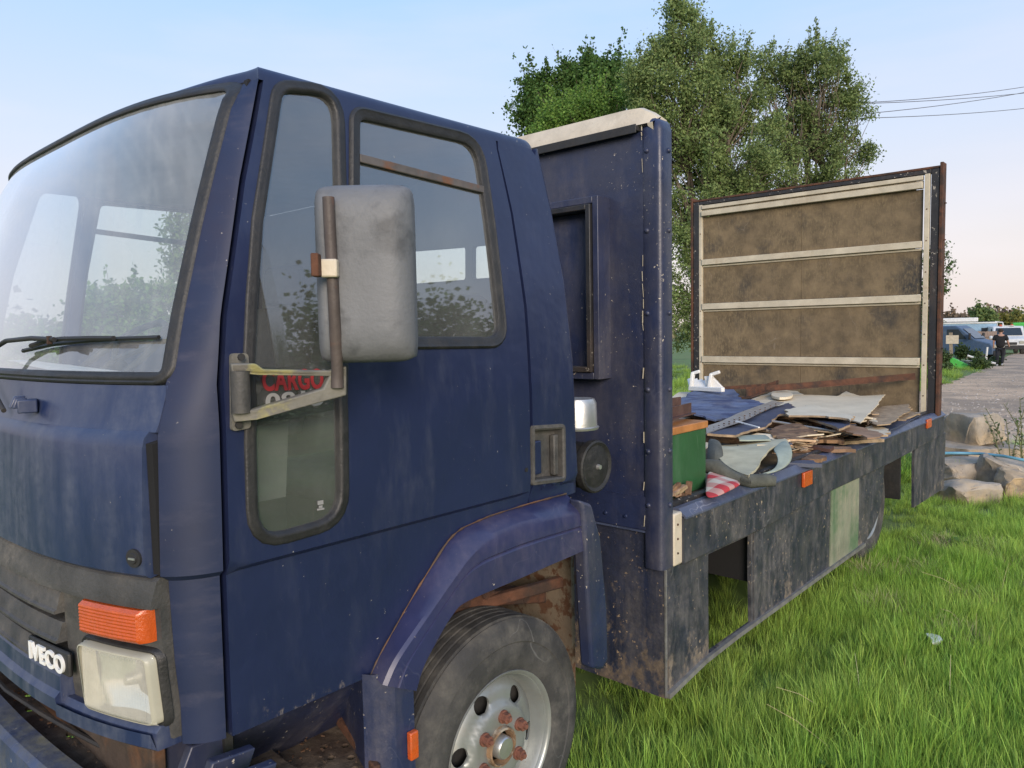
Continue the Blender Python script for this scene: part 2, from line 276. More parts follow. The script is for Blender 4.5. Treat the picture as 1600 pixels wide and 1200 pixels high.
class G:
    def __init__(s): s.v = []; s.f = []
    def add(s, v, f):
        n = len(s.v); s.v += [tuple(map(float, a)) for a in v]; s.f += [[i+n for i in a] for a in f]; return s
    def box(s, x0, x1, y0, y1, z0, z1):
        v = [(x, y, z) for x in (x0, x1) for y in (y0, y1) for z in (z0, z1)]
        return s.add(v, [(0, 1, 3, 2), (4, 6, 7, 5), (0, 4, 5, 1), (2, 3, 7, 6), (0, 2, 6, 4), (1, 5, 7, 3)])
    def obox(s, c, ax, ay, az):
        c, ax, ay, az = map(np.array, (c, ax, ay, az)); v = [c+i*ax+j*ay+k*az for i in (-1, 1) for j in (-1, 1) for k in (-1, 1)]
        return s.add(v, [(0, 1, 3, 2), (4, 6, 7, 5), (0, 4, 5, 1), (2, 3, 7, 6), (0, 2, 6, 4), (1, 5, 7, 3)])
    def bar(s, a, b, wd, ht, up=(0, 0, 1)):
        a, b = np.array(a, float), np.array(b, float); d = b-a; L = np.linalg.norm(d); d /= L; u = np.array(up, float); sd_ = np.cross(d, u); sd_ /= np.linalg.norm(sd_); u = np.cross(sd_, d)
        return s.obox((a+b)/2, d*L/2, sd_*wd/2, u*ht/2)
    def prism(s, poly, vec):
        n = len(poly); p = np.array(poly, float); q = p+np.array(vec)
        return s.add([*p, *q], [list(range(n)), list(range(2*n-1, n-1, -1))]+[(i, (i+1) % n, (i+1) % n+n, i+n) for i in range(n)])
    def tube(s, pts, r, n=8, caps=True):
        pts = [np.array(p, float) for p in pts]; rs = r if isinstance(r, (list, tuple, np.ndarray)) else [r]*len(pts)
        rings = []; prev = None
        for i, p in enumerate(pts):
            d = pts[min(i+1, len(pts)-1)]-pts[max(i-1, 0)]; d = d/(np.linalg.norm(d)+1e-12)
            if prev is None:
                a = np.array((0, 0, 1.)) if abs(d[2]) < .9 else np.array((1., 0, 0)); u = np.cross(d, a)
            else: u = prev-d*(prev@d)
            u /= np.linalg.norm(u); prev = u; v = np.cross(d, u)
            rings.append([p+rs[i]*(math.cos(2*PI*k/n)*u+math.sin(2*PI*k/n)*v) for k in range(n)])
        V = [a for r_ in rings for a in r_]; Fc = [(i*n+k, i*n+(k+1) % n, (i+1)*n+(k+1) % n, (i+1)*n+k) for i in range(len(pts)-1) for k in range(n)]
        if caps: Fc += [list(range(n)), list(range((len(pts)-1)*n, len(pts)*n))]
        return s.add(V, Fc)
    def lathe(s, c, prof, axis=0, n=32, close=False):      # prof: (along axis, radius)
        c = np.array(c, float); V = []
        for h, r in prof:
            for k in range(n):
                a = 2*PI*k/n; q = [0, 0, 0]; q[axis] = h; q[(axis+1) % 3] = r*math.cos(a); q[(axis+2) % 3] = r*math.sin(a); V.append(c+q)
        m_ = len(prof); Fc = [(i*n+k, i*n+(k+1) % n, ((i+1) % m_)*n+(k+1) % n, ((i+1) % m_)*n+k) for i in range(m_ if close else m_-1) for k in range(n)]
        return s.add(V, Fc)
    def out(s, name, m, parent=None, **k): return obj(name, s.v, s.f, m, parent, **k)
def fillet(pts, r, n=5):
    out_ = []; N_ = len(pts)
    for i in range(N_):
        p = np.array(pts[i], float); a = np.array(pts[i-1], float)-p; b = np.array(pts[(i+1) % N_], float)-p
        la, lb = np.linalg.norm(a), np.linalg.norm(b); rr = r[i] if isinstance(r, (list, tuple)) else r
        ang = math.acos(max(-1, min(1, a@b/(la*lb))))
        if rr <= 0 or ang > 3.0: out_.append(tuple(p)); continue
        d = min(rr/math.tan(ang/2), la*.45, lb*.45); A, B = p+a/la*d, p+b/lb*d
        for k in range(n+1):
            t = k/n; out_.append(tuple((1-t)**2*A+2*t*(1-t)*p+t*t*B))
    return out_
def inpoly(x, y, P):
    c = False; n = len(P); j = n-1
    for i in range(n):
        if (P[i][1] > y) != (P[j][1] > y) and x < (P[j][0]-P[i][0])*(y-P[i][1])/(P[j][1]-P[i][1])+P[i][0]: c = not c
        j = i
    return c
def dens(P, s, closed=True):
    o = []; n = len(P)
    for i in range(n if closed else n-1):
        a, b = np.array(P[i]), np.array(P[(i+1) % n]); k = max(1, int(np.linalg.norm(b-a)/s))
        o += [tuple(a+(b-a)*j/k) for j in range(k)]
    if not closed: o.append(tuple(P[-1]))
    return o
def edgedist(x, y, P):
    A = np.array(P); B = np.roll(A, -1, 0); d = B-A; q = np.array((x, y))-A
    t = np.clip((q*d).sum(1)/((d*d).sum(1)+1e-12), 0, 1); e = q-t[:, None]*d
    return math.sqrt((e*e).sum(1).min())
def panel(outer, holes, mp3, step=.06, lines=(), thick=.0, th=None):
    """flat outline with holes -> triangulated sheet mapped on a curved surface, with returned edges of depth thick"""
    outer = dens(outer, step*.7); holes = [dens(h, step*.7) for h in holes]
    V = []; E = []
    for P in [outer]+holes:
        n0 = len(V); V += [Vector(p) for p in P]; E += [(n0+i, n0+(i+1) % len(P)) for i in range(len(P))]
    us = [p[0] for p in outer]; vs = [p[1] for p in outer]
    gv = sorted(set(list(np.arange(min(vs)+step/2, max(vs), step))+[l for l in lines if min(vs) < l < max(vs)]))
    for v in gv:
        for u in np.arange(min(us)+step/2, max(us), step):
            if inpoly(u, v, outer) and not any(inpoly(u, v, h) for h in holes) and min(edgedist(u, v, P) for P in [outer]+holes) > step*.22: V.append(Vector((u, v)))
    vv, ee, ff, *_ = delaunay_2d_cdt(V, E, [], 0, 1e-6)
    T = []
    for f in ff:
        cx = sum(vv[i][0] for i in f)/len(f); cy = sum(vv[i][1] for i in f)/len(f)
        if inpoly(cx, cy, outer) and not any(inpoly(cx, cy, h) for h in holes): T.append(list(f))
    A = [mp3(v[0], v[1], 0) for v in vv]
    if not thick: return A, T
    n = len(A); Bk = [mp3(v[0], v[1], -thick) for v in vv]
    cnt = {}
    for f in T:
        for i in range(len(f)):
            e = (f[i], f[(i+1) % len(f)]); cnt[tuple(sorted(e))] = cnt.get(tuple(sorted(e)), [])+[e]
    Fc = T+[[i+n for i in f[::-1]] for f in T]
    for k, es in cnt.items():
        if len(es) == 1: a, b = es[0]; Fc.append([b, a, a+n, b+n])
    return A+Bk, Fc
def sm(u, v, h): return (XS(v)+h, u, v)
def fsm(u, v, h): return (-5.3-XS(v)-h, u, v)
def fm(u, v, h): return (u, YF(u, v)-h, v)
def ribbon(P, mp3, prof, closed=True):
    """sweep a profile [(outward offset, height)] along a flat outline on a surface"""
    A = np.array(P); n = len(A); c = 0.5*sum(A[i][0]*A[(i+1) % n][1]-A[(i+1) % n][0]*A[i][1] for i in range(n)); sg = 1 if c > 0 else -1
    V = []
    for i in range(n):
        a = A[i]-A[i-1] if (closed or i > 0) else A[1]-A[0]; b = A[(i+1) % n]-A[i] if (closed or i < n-1) else a
        a = a/(np.linalg.norm(a)+1e-12); b = b/(np.linalg.norm(b)+1e-12); t = a+b; t /= np.linalg.norm(t)+1e-12
        nn = np.array((t[1], -t[0]))*sg/max(.5, math.sqrt(max(0, (1+a@b)/2)))
        for o_, h in prof: V.append(mp3(A[i][0]+nn[0]*o_, A[i][1]+nn[1]*o_, h))
    m_ = len(prof); Fc = [(i*m_+k, i*m_+k+1, ((i+1) % n)*m_+k+1, ((i+1) % n)*m_+k) for i in range(n if closed else n-1) for k in range(m_-1)]
    return V, Fc
SEAL = [(-.005, -.012), (-.003, .002), (.002, .007), (.009, .008), (.016, .005), (.021, .006), (.025, .003), (.027, -.006)]
def text(name, body, m, size, right, up, org, ext=.002, bold=0, parent=None, label=None, width=1, space=1, shear=0):
    c = bpy.data.curves.new('t', 'FONT'); c.body = body; c.size = 1; c.extrude = 0; c.offset = bold; c.space_character = space; c.shear = shear
    o = bpy.data.objects.new('t', c); COL.objects.link(o); dg = bpy.context.evaluated_depsgraph_get(); me = bpy.data.meshes.new_from_object(o.evaluated_get(dg))
    V = [tuple(v.co) for v in me.vertices]; Fc = [tuple(p.vertices) for p in me.polygons]; bpy.data.objects.remove(o)
    r, u, g = np.array(right, float), np.array(up, float), np.array(org, float); nn = np.cross(r, u); nn /= np.linalg.norm(nn)
    n = len(V); mnx = min(v[0] for v in V); mxx = max(v[0] for v in V); sx = width/(size*(mxx-mnx)); V = [(v[0]-mnx, v[1], v[2]) for v in V]; W = [g+r*v[0]*size*sx+u*v[1]*size+nn*ext for v in V]+[g+r*v[0]*size*sx+u*v[1]*size-nn*.001 for v in V]
    cnt = {}
    for f in Fc:
        for i in range(len(f)):
            e = (f[i], f[(i+1) % len(f)]); cnt.setdefault(tuple(sorted(e)), []).append(e)
    Fx = list(Fc)+[[b, a, a+n, b+n] for es in cnt.values() if len(es) == 1 for a, b in es]
    return obj(name, W, Fx, m, parent, label=label)
exec_parts = True
# ================================================================== THE TRUCK
T = empty('flatbed_truck', (-2.65, 3.6, 0), 'old dark blue flatbed lorry with a load of scrap, parked on the grass', 'truck')
CX = -2.54; BXC = -2.65
def mirb(V): return [(2*BXC-v[0], v[1], v[2]) for v in V]
def mirx(V): return [(2*CX-v[0], v[1], v[2]) for v in V]
YG = ([.80, 1.18, 1.6, 1.75, 2.05, 2.36], [.758, .760, .768, .792, .872, .974])
def yg(z): return float(np.interp(z, *YG))
# ---- windscreen outline (x, z)
rp = [FP(p) for p in [(266, 612), (299, 430), (327, 304), (355, 197), (367, 125)]]
sr = ([1.59, 1.84, 2.02, 2.19, 2.32], [-1.597, -1.628, -1.647, -1.660, -1.671])      # outer edge of the rubber, x as a function of z
def wx(z): return float(np.interp(z, *sr))
wo = [(wx(1.60)-.026, 1.626), (wx(1.75)-.026, 1.75), (wx(1.95)-.026, 1.95), (wx(2.12)-.026, 2.12), (wx(2.27)-.028, 2.287)]
wo = wo+[(2*CX-x, z) for x, z in wo[::-1]]
WO = fillet(wo, [.014, 0, 0, 0, .035, .035, 0, 0, 0, .014])
V, Fc = panel(WO, [], lambda u, v, h: (u, YF(u, v)+.004, v), .09)
ws = obj('windscreen', V, Fc, M['windscreen'], T, smooth=60)
V, Fc = ribbon(dens(WO, .04), fm, [(-.003, -.012), (-.002, .004), (.003, .009), (.010, .010), (.015, .006), (.019, .007), (.024, .003), (.026, -.01)])
obj('seal', V, Fc, M['rubber'], ws, smooth=50)
# ---- corner panels
def corner(mirror):
    zs = sorted(list(np.arange(.83, 2.29, .035))+[.817, 1.1835, 1.1965, 1.21, 2.308]); ns = 14; V = []
    for th in (0, .025):
        for z in zs:
            x0 = (-1.600 if z < 1.57 else wx(max(1.60, z))-.012); xs = XS(z)
            cr_ = (.017 if z < 1.184 else 0)
            y0 = YF(x0, max(z, .9))+cr_*1.0; P0 = np.array((x0, y0)); P2 = np.array((xs, yg(z))); P1 = np.array((xs, y0+.38*(xs-x0))); P1 = .62*P1+.19*(P0+P2)
            for k in range(ns+1):
                t = k/ns; p = (1-t)**2*P0+2*t*(1-t)*P1+t*t*P2
                c_ = np.array((CX+.2, .92)); d = c_-p; d /= np.linalg.norm(d); p = p+d*th
                V.append((p[0], p[1], z))
    nr = len(zs); W_ = ns+1; o_ = nr*W_
    Fc = [(i*W_+k, i*W_+k+1, (i+1)*W_+k+1, (i+1)*W_+k) for i in range(nr-1) for k in range(ns)]
    Fc += [tuple(a+o_ for a in f[::-1]) for f in Fc]
    Fc += [(i*W_, (i+1)*W_, (i+1)*W_+o_, i*W_+o_) for i in range(nr-1)]+[(i*W_+ns, (i+1)*W_+ns, (i+1)*W_+ns+o_, i*W_+ns+o_) for i in range(nr-1)]
    Fc += [(k, k+1, k+1+o_, k+o_) for k in range(ns)]+[((nr-1)*W_+k, (nr-1)*W_+k+1, (nr-1)*W_+k+1+o_, (nr-1)*W_+k+o_) for k in range(ns)]
    if mirror: V = mirx(V)
    return obj('corner_panel', V, Fc, M['paint_corner'], T, smooth=40)
corner(0); corner(1)
# black strip behind the door gap, painting in its shade
for mr_ in (0, 1):
    g = G(); zz = np.linspace(.84, 2.31, 14)
    for a, b in zip(zz[:-1], zz[1:]):
        g.add([(XS(z)-.028, yg(z)+dy, z) for z in (a, b) for dy in (-.012, .05)]+[(XS(z)-.06, yg(z)+dy, z) for z in (a, b) for dy in (-.012, .05)], [(0, 1, 3, 2), (4, 5, 7, 6), (0, 2, 6, 4), (1, 3, 7, 5)])
    if mr_: g.v = mirx(g.v)
    g.out('door_gap_shade', M['black'], T)
# ---- front panel with its proud lip
def sweepf(prof, x0, x1, n=40, yref=None, caps=True):
    """profile (h out, z) swept along the bowed front"""
    xs = np.linspace(x0, x1, n); V = []; m_ = len(prof)
    for x in xs:
        for h, z in prof: V.append((x, YF(x, yref if yref else max(z, .9))-h, z))
    Fc = [(i*m_+k, i*m_+(k+1) % m_, (i+1)*m_+(k+1) % m_, (i+1)*m_+k) for i in range(n-1) for k in range(m_)]
    if caps: Fc += [list(range(m_)), list(range((n-1)*m_, n*m_))]
    return V, Fc
V, Fc = sweepf([(-.03, 1.20), (.004, 1.192), (.014, 1.20), (.017, 1.24), (.019, 1.35), (.017, 1.47), (.012, 1.492), (.002, 1.505), (-.03, 1.507)], -1.619, 2*CX+1.619, 60)
Vg, Fg = sweepf([(-.044, 1.20), (-.001, 1.20), (.001, 1.48), (-.044, 1.49)], -1.602, -1.6175, 4, 1.2); obj('panel_gap_shade', Vg, Fg, M['black'], T)  # black strip in the seam imitates the shade of an open gap
fp = obj('front_panel', V, Fc, M['paint_front'], T, smooth=35)
# round lock on the front panel
lx, lz = FP((224, 869)); d = np.array((0.34, -.94, 0)); c0 = np.array((lx, YF(lx, lz)-.020, lz))
g = G(); 
for r0, r1, a, b in ((.020, .020, -.004, .002), (.013, .011, .0, .005)): g.tube([c0+d*a, c0+d*b], [r0, r1], 20)
g.out('lock', M['dark'], fp, smooth=40)
G().bar(c0+d*.005-np.array((.94, .34, 0))*.009, c0+d*.005+np.array((.94, .34, 0))*.009, .004, .004).out('lock_slot', M['alu'], fp)
V, Fc = sweepf([(-.03, 1.50), (.001, 1.503), (-.002, 1.52), (0, 1.60), (-.03, 1.60)], -1.605, 2*CX+1.605, 40)
obj('cowl_panel', V, Fc, M['paint_front'], T, smooth=35)
# ---- wiper on the near side
def fpt(p, h): x, z = FP(p); return (x, YF(x, z)-h, z)
wp = G().tube([fpt(p, h) for p, h in [((28, 640), .03), ((2, 575), .045), ((18, 548), .05), ((45, 532), .05), ((85, 528), .05), ((118, 530), .045)]], .006, 8).out('wiper', M['dark'], T, smooth=50)
g = G().tube([fpt(p, .012+.0) for p in [(45, 548), (90, 538), (150, 532), (200, 529), (257, 527)]], .0055, 6)
g.out('wiper_blade', M['rubber'], wp, smooth=50)
G().tube([fpt(p, .030) for p in [(70, 540), (95, 532), (120, 529), (160, 528), (200, 528)]], .006, 6).out('wiper_bow', M['dark'], wp, smooth=50)
a = fpt((108, 531), .042); G().obox(a, (.016, -.004, 0), (0, .006, 0), (0, 0, .010)).out('wiper_clip', M['rust'], wp, bevel=.002)
for px in (50,):
    g = G(); a = np.array(fpt((px+8, 633), .02)); g.obox(a, (.020, -.006, 0), (.004, .02, 0), (0, 0, .016)); g.obox(a+np.array((-.012, -.018, .010)), (.007, 0, 0), (0, .012, 0), (0, .006, .014)); g.obox(a+np.array((.008, -.018, .008)), (.004, 0, 0), (0, .012, 0), (0, .004, .012))
    g.out('washer_hinge', M['paint_front'], T, bevel=.003)
# ---- grille
xh = -1.925
V, Fc = sweepf([(-.06, 1.196), (-.002, 1.192), (.006, 1.185), (.020, 1.140), (.020, 1.128), (-.06, 1.128)], -1.605, 2*CX+1.605, 60, 1.1)
obj('grille_top', V, Fc, M['plastic'], T, smooth=30)
for z0, z1 in ((1.116, 1.068), (1.044, .998), (.974, .934)):
    V, Fc = sweepf([(-.045, z0), (.006, z0), (.009, z0-.004), (.018, z1+.010), (.024, z1+.006), (.024, z1), (-.045, z1)], xh, 2*CX-xh, 50, 1.0)
    obj('grille_slat', V, Fc, M['plastic'], T, smooth=25)
V, Fc = sweepf([(-.05, 1.13), (-.045, 1.13), (-.045, .86), (-.05, .86)], xh+.01, 2*CX-xh, 30, 1.0)
obj('grille_backing', V, Fc, M['dark'], T)
V, Fc = sweepf([(-.05, .925), (.006, .928), (.016, .915), (.018, .88), (.030, .868), (.030, .838), (.015, .826), (-.05, .826)], -1.615, 2*CX+1.615, 420, 1.0)
V = [(x, y, z-(.0 if x < -1.93 and x > 2*CX+1.93 else .062 if z > .87 else .012)) for x, y, z in V]
obj('lower_trim', V, Fc, M['paint_front'], T, smooth=30)
# IVECO badge on the lowest slat
bx0, bz0 = FP((49, 1012), .026); bx1, bz1 = FP((104, 1044), .026)
bxc = (bx0+bx1)/2; L_ = abs(bx1-bx0)
bz = FP((49, 1026), .026)[1]; p0 = np.array((bx0, YF(bx0, 1)-.024, bz)); p1 = np.array((bx1, YF(bx1, 1)-.024, bz)); rt = (p1-p0)/np.linalg.norm(p1-p0)
nv = np.cross(rt, (0, 0, 1))
bd = G().obox((p0+p1)/2+np.array((0, 0, .026))-nv*.006, rt*(L_/2+.014), nv*.006, (0, 0, .029)).out('badge_plate', M['dark'], T, bevel=.010, seg=3)
text('badge_lettering', 'IVECO', M['letter'], .058, rt, (0, 0, 1), p0+np.array((0, 0, .004)), .005, .028, bd, width=L_, space=1.06)
# second round badge at the left edge
a = np.array(fpt((2, 928), .028)); G().tube([a+np.array((0, .02, 0)), a+np.array((0, -.004, 0))], [.024, .020], 20).out('grille_knob', M['dark'], T, smooth=40)
# ---- lamps
IL, IR = FP((119, 960), .034), FP((221, 982), .030); IT, IB = FP((180, 952), .034)[1], FP((180, 1002), .034)[1]
HLx, HRx = FP((126, 1050), .026)[0], FP((237, 1087), .026)[0]; HT, HBt = FP((185, 1020), .026)[1], FP((190, 1124), .026)[1]
IX0, IX1, HX0, HX1 = IL[0], IR[0], HLx, HRx
def lamp_side(m_):
    def X(V): return mirx(V) if m_ else V
    # dark surround
    hl = fillet([(HX0-.006, HBt-.004), (HX1+.006, HBt-.004), (HX1+.006, HT+.006), (HX0-.006, HT+.006)], .022); ind = [(-1.890, 1.030), (-1.644, 1.030), (-1.644, 1.108), (-1.890, 1.108)]
    V, Fc = panel([(-1.925, .832), (-1.607, .832), (-1.607, 1.128), (-1.925, 1.128)], [hl], fm, .035, thick=.03)
    sr_ = obj('lamp_surround', X(V), Fc, M['plastic'], T, smooth=35)
    V, Fc = ribbon(dens(hl, .02), fm, [(-.004, -.02), (-.003, .010), (.003, .012), (.006, .008), (.008, -.002)]); obj('lamp_gasket', X(V), Fc, M['rubber'], sr_, smooth=40)
    # headlight: bowl, cream rim, fluted lens
    c = np.array(((HX0+HX1)/2, YF(-1.77, .9)+.03, (HT+HBt)/2))
    V, Fc = panel(fillet([(HX0, HBt), (HX1, HBt), (HX1, HT), (HX0, HT)], .02), [], lambda u, v, h: (u, YF(u, .95)+.012+.05*max(0, 1-((u-c[0])/.115)**2-((v-c[2])/.085)**2*.8), v), .018)
    h = obj('headlight', X(V), Fc, M['chrome'], T, smooth=60)
    def lens(u, v, hh):
        e = min(abs(u-HX0), abs(u-HX1), abs(v-HBt), abs(v-HT)); b = min(1, e/.012)
        fl = .0015*math.sin((u+1.77)*2*PI/.0072) if e > .014 else 0
        return (u, YF(u, .95)-.016*math.sqrt(b)-.012+fl, v)
    xs = np.arange(HX0, HX1, .0018); zs = list(np.arange(HBt, HT, .005))+[HT]
    V = [lens(x, z, 0) for z in zs for x in xs]; W_ = len(xs); Fc = [(i*W_+k, i*W_+k+1, (i+1)*W_+k+1, (i+1)*W_+k) for i in range(len(zs)-1) for k in range(W_-1)]
    obj('lens', X(V), Fc, M['lens'], h, smooth=60)
    V, Fc = ribbon(dens(fillet([(HX0, HBt), (HX1, HBt), (HX1, HT), (HX0, HT)], .02), .02), fm, [(-.005, .029), (-.002, .0285), (.001, .022), (.001, -.01)])
    obj('lens_rim', X(V), Fc, M['lensrim'], h, smooth=40)
    # bulb shield
    g = G().tube([c+np.array((0, .01, 0)), c+np.array((0, -.02, 0))], [.018, .012], 12); g.v = X(g.v); g.out('bulb', M['alu'], h, smooth=50)
    # indicator
    xs = np.linspace(IX0, IX1, 60); V = []; HI = IT-IB
    prof = [(0, IB), (.028, IB), (.034, IB+.006)]+[(.034+.0014*(k % 2), IB+.006+(HI-.012)*k/16) for k in range(1, 16)]+[(.034, IT-.006), (.026, IT), (0, IT)]
    for i, x in enumerate(xs):
        e = min(1, min(x-IX0, IX1-x)/.010+.15)
        for hh, z in prof: V.append((x, YF(x, 1.07)-hh*e**.4, z))
    m2 = len(prof); Fc = [(i*m2+k, i*m2+(k+1) % m2, (i+1)*m2+(k+1) % m2, (i+1)*m2+k) for i in range(len(xs)-1) for k in range(m2)]+[list(range(m2)), list(range((len(xs)-1)*m2, len(xs)*m2))]
    obj('indicator', X(V), Fc, M['amber'], T, smooth=25)
M['lensrim'] = mat('yellowed_lens_rim', (.38, .37, .30), .4, var=.1, dust=.4, dustcol=(.25, .22, .16), dscale=(20, 20, 20))
lamp_side(0); lamp_side(1)
# ---- bumper and the dirty deck behind it
def plan(x, off): return YF(x, 1.0)*0+.54+.10*(abs(x-CX)/1.12)**3+off
xs = np.linspace(-1.60, 2*CX+1.60, 50); prof = [(.005, .655), (-.045, .652), (-.062, .640), (-.068, .60), (-.068, .45), (-.05, .40), (.0, .40)]
V = [(x, .575+.085*(abs(x-CX)/1.05)**2.2+h, z) for x in xs for h, z in prof]; m_ = len(prof)
Fc = [(i*m_+k, i*m_+(k+1) % m_, (i+1)*m_+(k+1) % m_, (i+1)*m_+k) for i in range(len(xs)-1) for k in range(m_)]+[list(range(m_)), list(range(49*m_, 50*m_))]
M['bumper'] = mat('algae_stained_bumper', (.040, .055, .11), .42, var=.3, vscale=8, dust=.9, dustcol=(.17, .16, .09), dscale=(7, 7, 4), dlo=.36, dhi=.62, chips=1, chscale=30, bump=.4, micro=.01)
bp = obj('bumper', V, Fc, M['bumper'], T, smooth=30)
for px in [(12, 1180)]:
    a = on(px, 2, .585); g = G().tube([(a[0], a[1]+.01, a[2]), (a[0]+.002, a[1]-.016, a[2])], [.013, .010], 10); g.out('bumper_bolt', M['dark'], bp, smooth=40)
M['deck'] = mat('rusty_dirt_deck', (.10, .075, .055), .9, var=.4, vscale=12, second=(.045, .028, .02), second_scale=12, second_lo=.42, second_hi=.58, bump=1.5, bscale=30, dust=.5, dustcol=(.18, .14, .11), dscale=(15, 15, 15), micro=.01)
deckpoly = [(-1.62, .70), (-1.62, .98), (2*CX+1.62, .98), (2*CX+1.62, .70)]+[(x, .585+.085*(abs(x-CX)/1.05)**2.2) for x in np.linspace(2*CX+1.70, -1.70, 24)]
hl_ = []
for hx, hy in ((-2.50, .63), (-2.38, .66), (-2.25, .66), (-2.06, .71), (-2.62, .66)): hl_.append([(hx+.020*math.cos(a)+.002, hy+.011*math.sin(a)) for a in np.linspace(0, 2*PI, 11)[:-1]])
V, Fc = panel(deckpoly, hl_, lambda u, v, h: (u, v, .655-.04+h+.004*math.sin(u*31)*math.sin(v*47)), .05, thick=.01)
obj('bumper_deck', V, Fc, M['deck'], T)
G().box(2*CX+1.7, -1.7, .66, .69, .62, .83).out('front_crossmember', M['chassis'], T, bevel=.004)
G().tube([(-3.0, .60, .665), (-2.6, .60, .655), (-2.35, .62, .66), (-2.15, .645, .662), (-1.95, .68, .66)], .007, 6).out('front_cable', M['dark'], T, smooth=50)
# ribbed air vent under the corner
for k in range(4):
    a = on((285+k*32, 1185+k*0), 1, .74); z0 = .795
    g = G().prism([(a[0]+.014, .71+.0*k, z0), (a[0]-.014, .71, z0), (a[0]-.010, .66, z0-.10), (a[0]+.018, .66, z0-.10)], (.0, .10, -.01)); g.out('vent_rib', M['paint_worn'], T, bevel=.004)
G().box(-1.86, -1.60, .78, .80, .60, .80).out('vent_back', M['dark'], T)
# ---- doors
DO = [SP(p) for p in [(585, 1053), (594, 1030), (650, 925), (700, 845), (720, 827), (765, 807), (824, 790)]]
DR = [SP(p) for p in [(829, 725), (826, 594), (819, 480), (798, 333), (776, 232)]]
dtop = 2.308
outer = [(yg(z)+.015, z) for z in (.815, 1.0, 1.18, 1.4, 1.6, 1.75, 1.9, 2.05, 2.2)]+[(yg(dtop)+.013, dtop)]+[(1.775, dtop)]+DR[::-1]+[(1.787, 1.150)]+DO[::-1]+[(1.150, .815)]
outer = outer[::-1]
QW = fillet([SP(p) for p in [(440, 140), (524, 147), (529, 400), (529, 628), (532, 808), (402, 845), (398, 690), (396, 562), (400, 470), (409, 346)]], [.05, .06, 0, 0, .07, .07, 0, 0, 0, 0])
MW = fillet([SP(p) for p in [(560, 182), (744, 224), (762, 345), (782, 529), (562, 529), (559, 350)]], [.03, .07, 0, .05, .03, 0])
QW2 = QW; 
def grow(P, d): 
    V, _ = ribbon(P, lambda u, v, h: (u, v, h), [(d, 0)]); return [(a[0], a[1]) for a in V]
def door(m_):
    X = mirx if m_ else (lambda V: V)
    V, Fc = panel(outer, [grow(QW, .010), grow(MW, .010)], sm, .05, lines=(1.170, 1.1835, 1.1965, 1.21), thick=.03)
    D = obj('door', X(V), Fc, M['paint'], T, smooth=40)
    for nm, P in (('quarter_window', QW), ('side_window', MW)):
        V, Fc = panel(P, [], lambda u, v, h: (XS(v)-.008, u, v), .1); obj(nm, X(V), Fc, M['glass'], D, smooth=60)
        V, Fc = ribbon(dens(P, .03), sm, SEAL if nm[0] == 'q' else [(-.006, -.012), (-.004, .002), (.004, .006), (.014, .006), (.022, .010), (.028, .006), (.031, -.006)]); obj('window_seal', X(V), Fc, M['rubber'], D, smooth=50)
    # rusty sliding rail across the side window
    a, b = SP((562, 247)), SP((757, 297)); g = G()
    A = np.array(sm(a[0], a[1], .0)); B = np.array(sm(b[0], b[1], .0)); g.bar(A, B, .008, .022, (-.1, 0, 1)); g.v = X(g.v); g.out('window_rail', M['railrust'], D, bevel=.002)
    return D
M['railrust'] = mat('rusty_window_rail', (.085, .075, .07), .6, var=.3, vscale=20, second=(.13, .06, .03), second_scale=14, second_lo=.5, second_hi=.6, bump=.4)
D = door(0); D2 = door(1)
# small parts on the near door
a = SP((822, 734)); G().tube([sm(a[0], a[1], -.002), sm(a[0], a[1], .003)], .007, 12).out('door_lock', M['dark'], D, smooth=40)
# decals behind the quarter window: dark band, red and grey lettering
def qp(p, h): y, z = SP(p); return np.array((XS(z)+h, y, z))
band = [SP(p) for p in [(398, 580), (529, 563), (530, 640), (399, 668)]]
M['decal'] = mat('black_decal_film', (.022, .022, .024), .35, var=.2, dust=.4, dustcol=(.15, .15, .14), dscale=(12, 12, 3))
V, Fc = panel(band, [], lambda u, v, h: (XS(v)-.012, u, v), .1); obj('window_decal', V, Fc, M['decal'], D)
r0, r1 = qp((413, 610), -.0065), qp((508, 606), -.0065); rt = r1-r0; Lr = np.linalg.norm(rt); rt = rt/Lr
text('decal_lettering', 'CARGO', M['red_letter'], .064, rt, (0, 0, 1), r0, .0008, .035, D, width=Lr, space=1.08)
r0, r1 = qp((418, 641), -.0065), qp((508, 632), -.0065); rt = r1-r0; Lr = np.linalg.norm(rt); rt = rt/Lr
text('decal_number', '0815', M['grey_letter'], .052, rt, (0, 0, 1), r0, .0008, .025, D, width=Lr, space=1.05)
r0, r1 = qp((497, 797), -.005), qp((509, 795), -.005); rt = r1-r0; Lr = np.linalg.norm(rt); rt = rt/Lr
g = G(); g.obox(r0+rt*Lr*.5+np.array((0, 0, .016)), rt*.008, (.0004, 0, 0), (0, 0, .005)); g.obox(r0+rt*Lr*.5+np.array((0, 0, .006)), rt*.005, (.0004, 0, 0), (0, 0, .003)); g.obox(r0+rt*Lr*.5, rt*.010, (.0004, 0, 0), (0, 0, .0022)); g.out('glass_mark', M['grey_letter'], D)
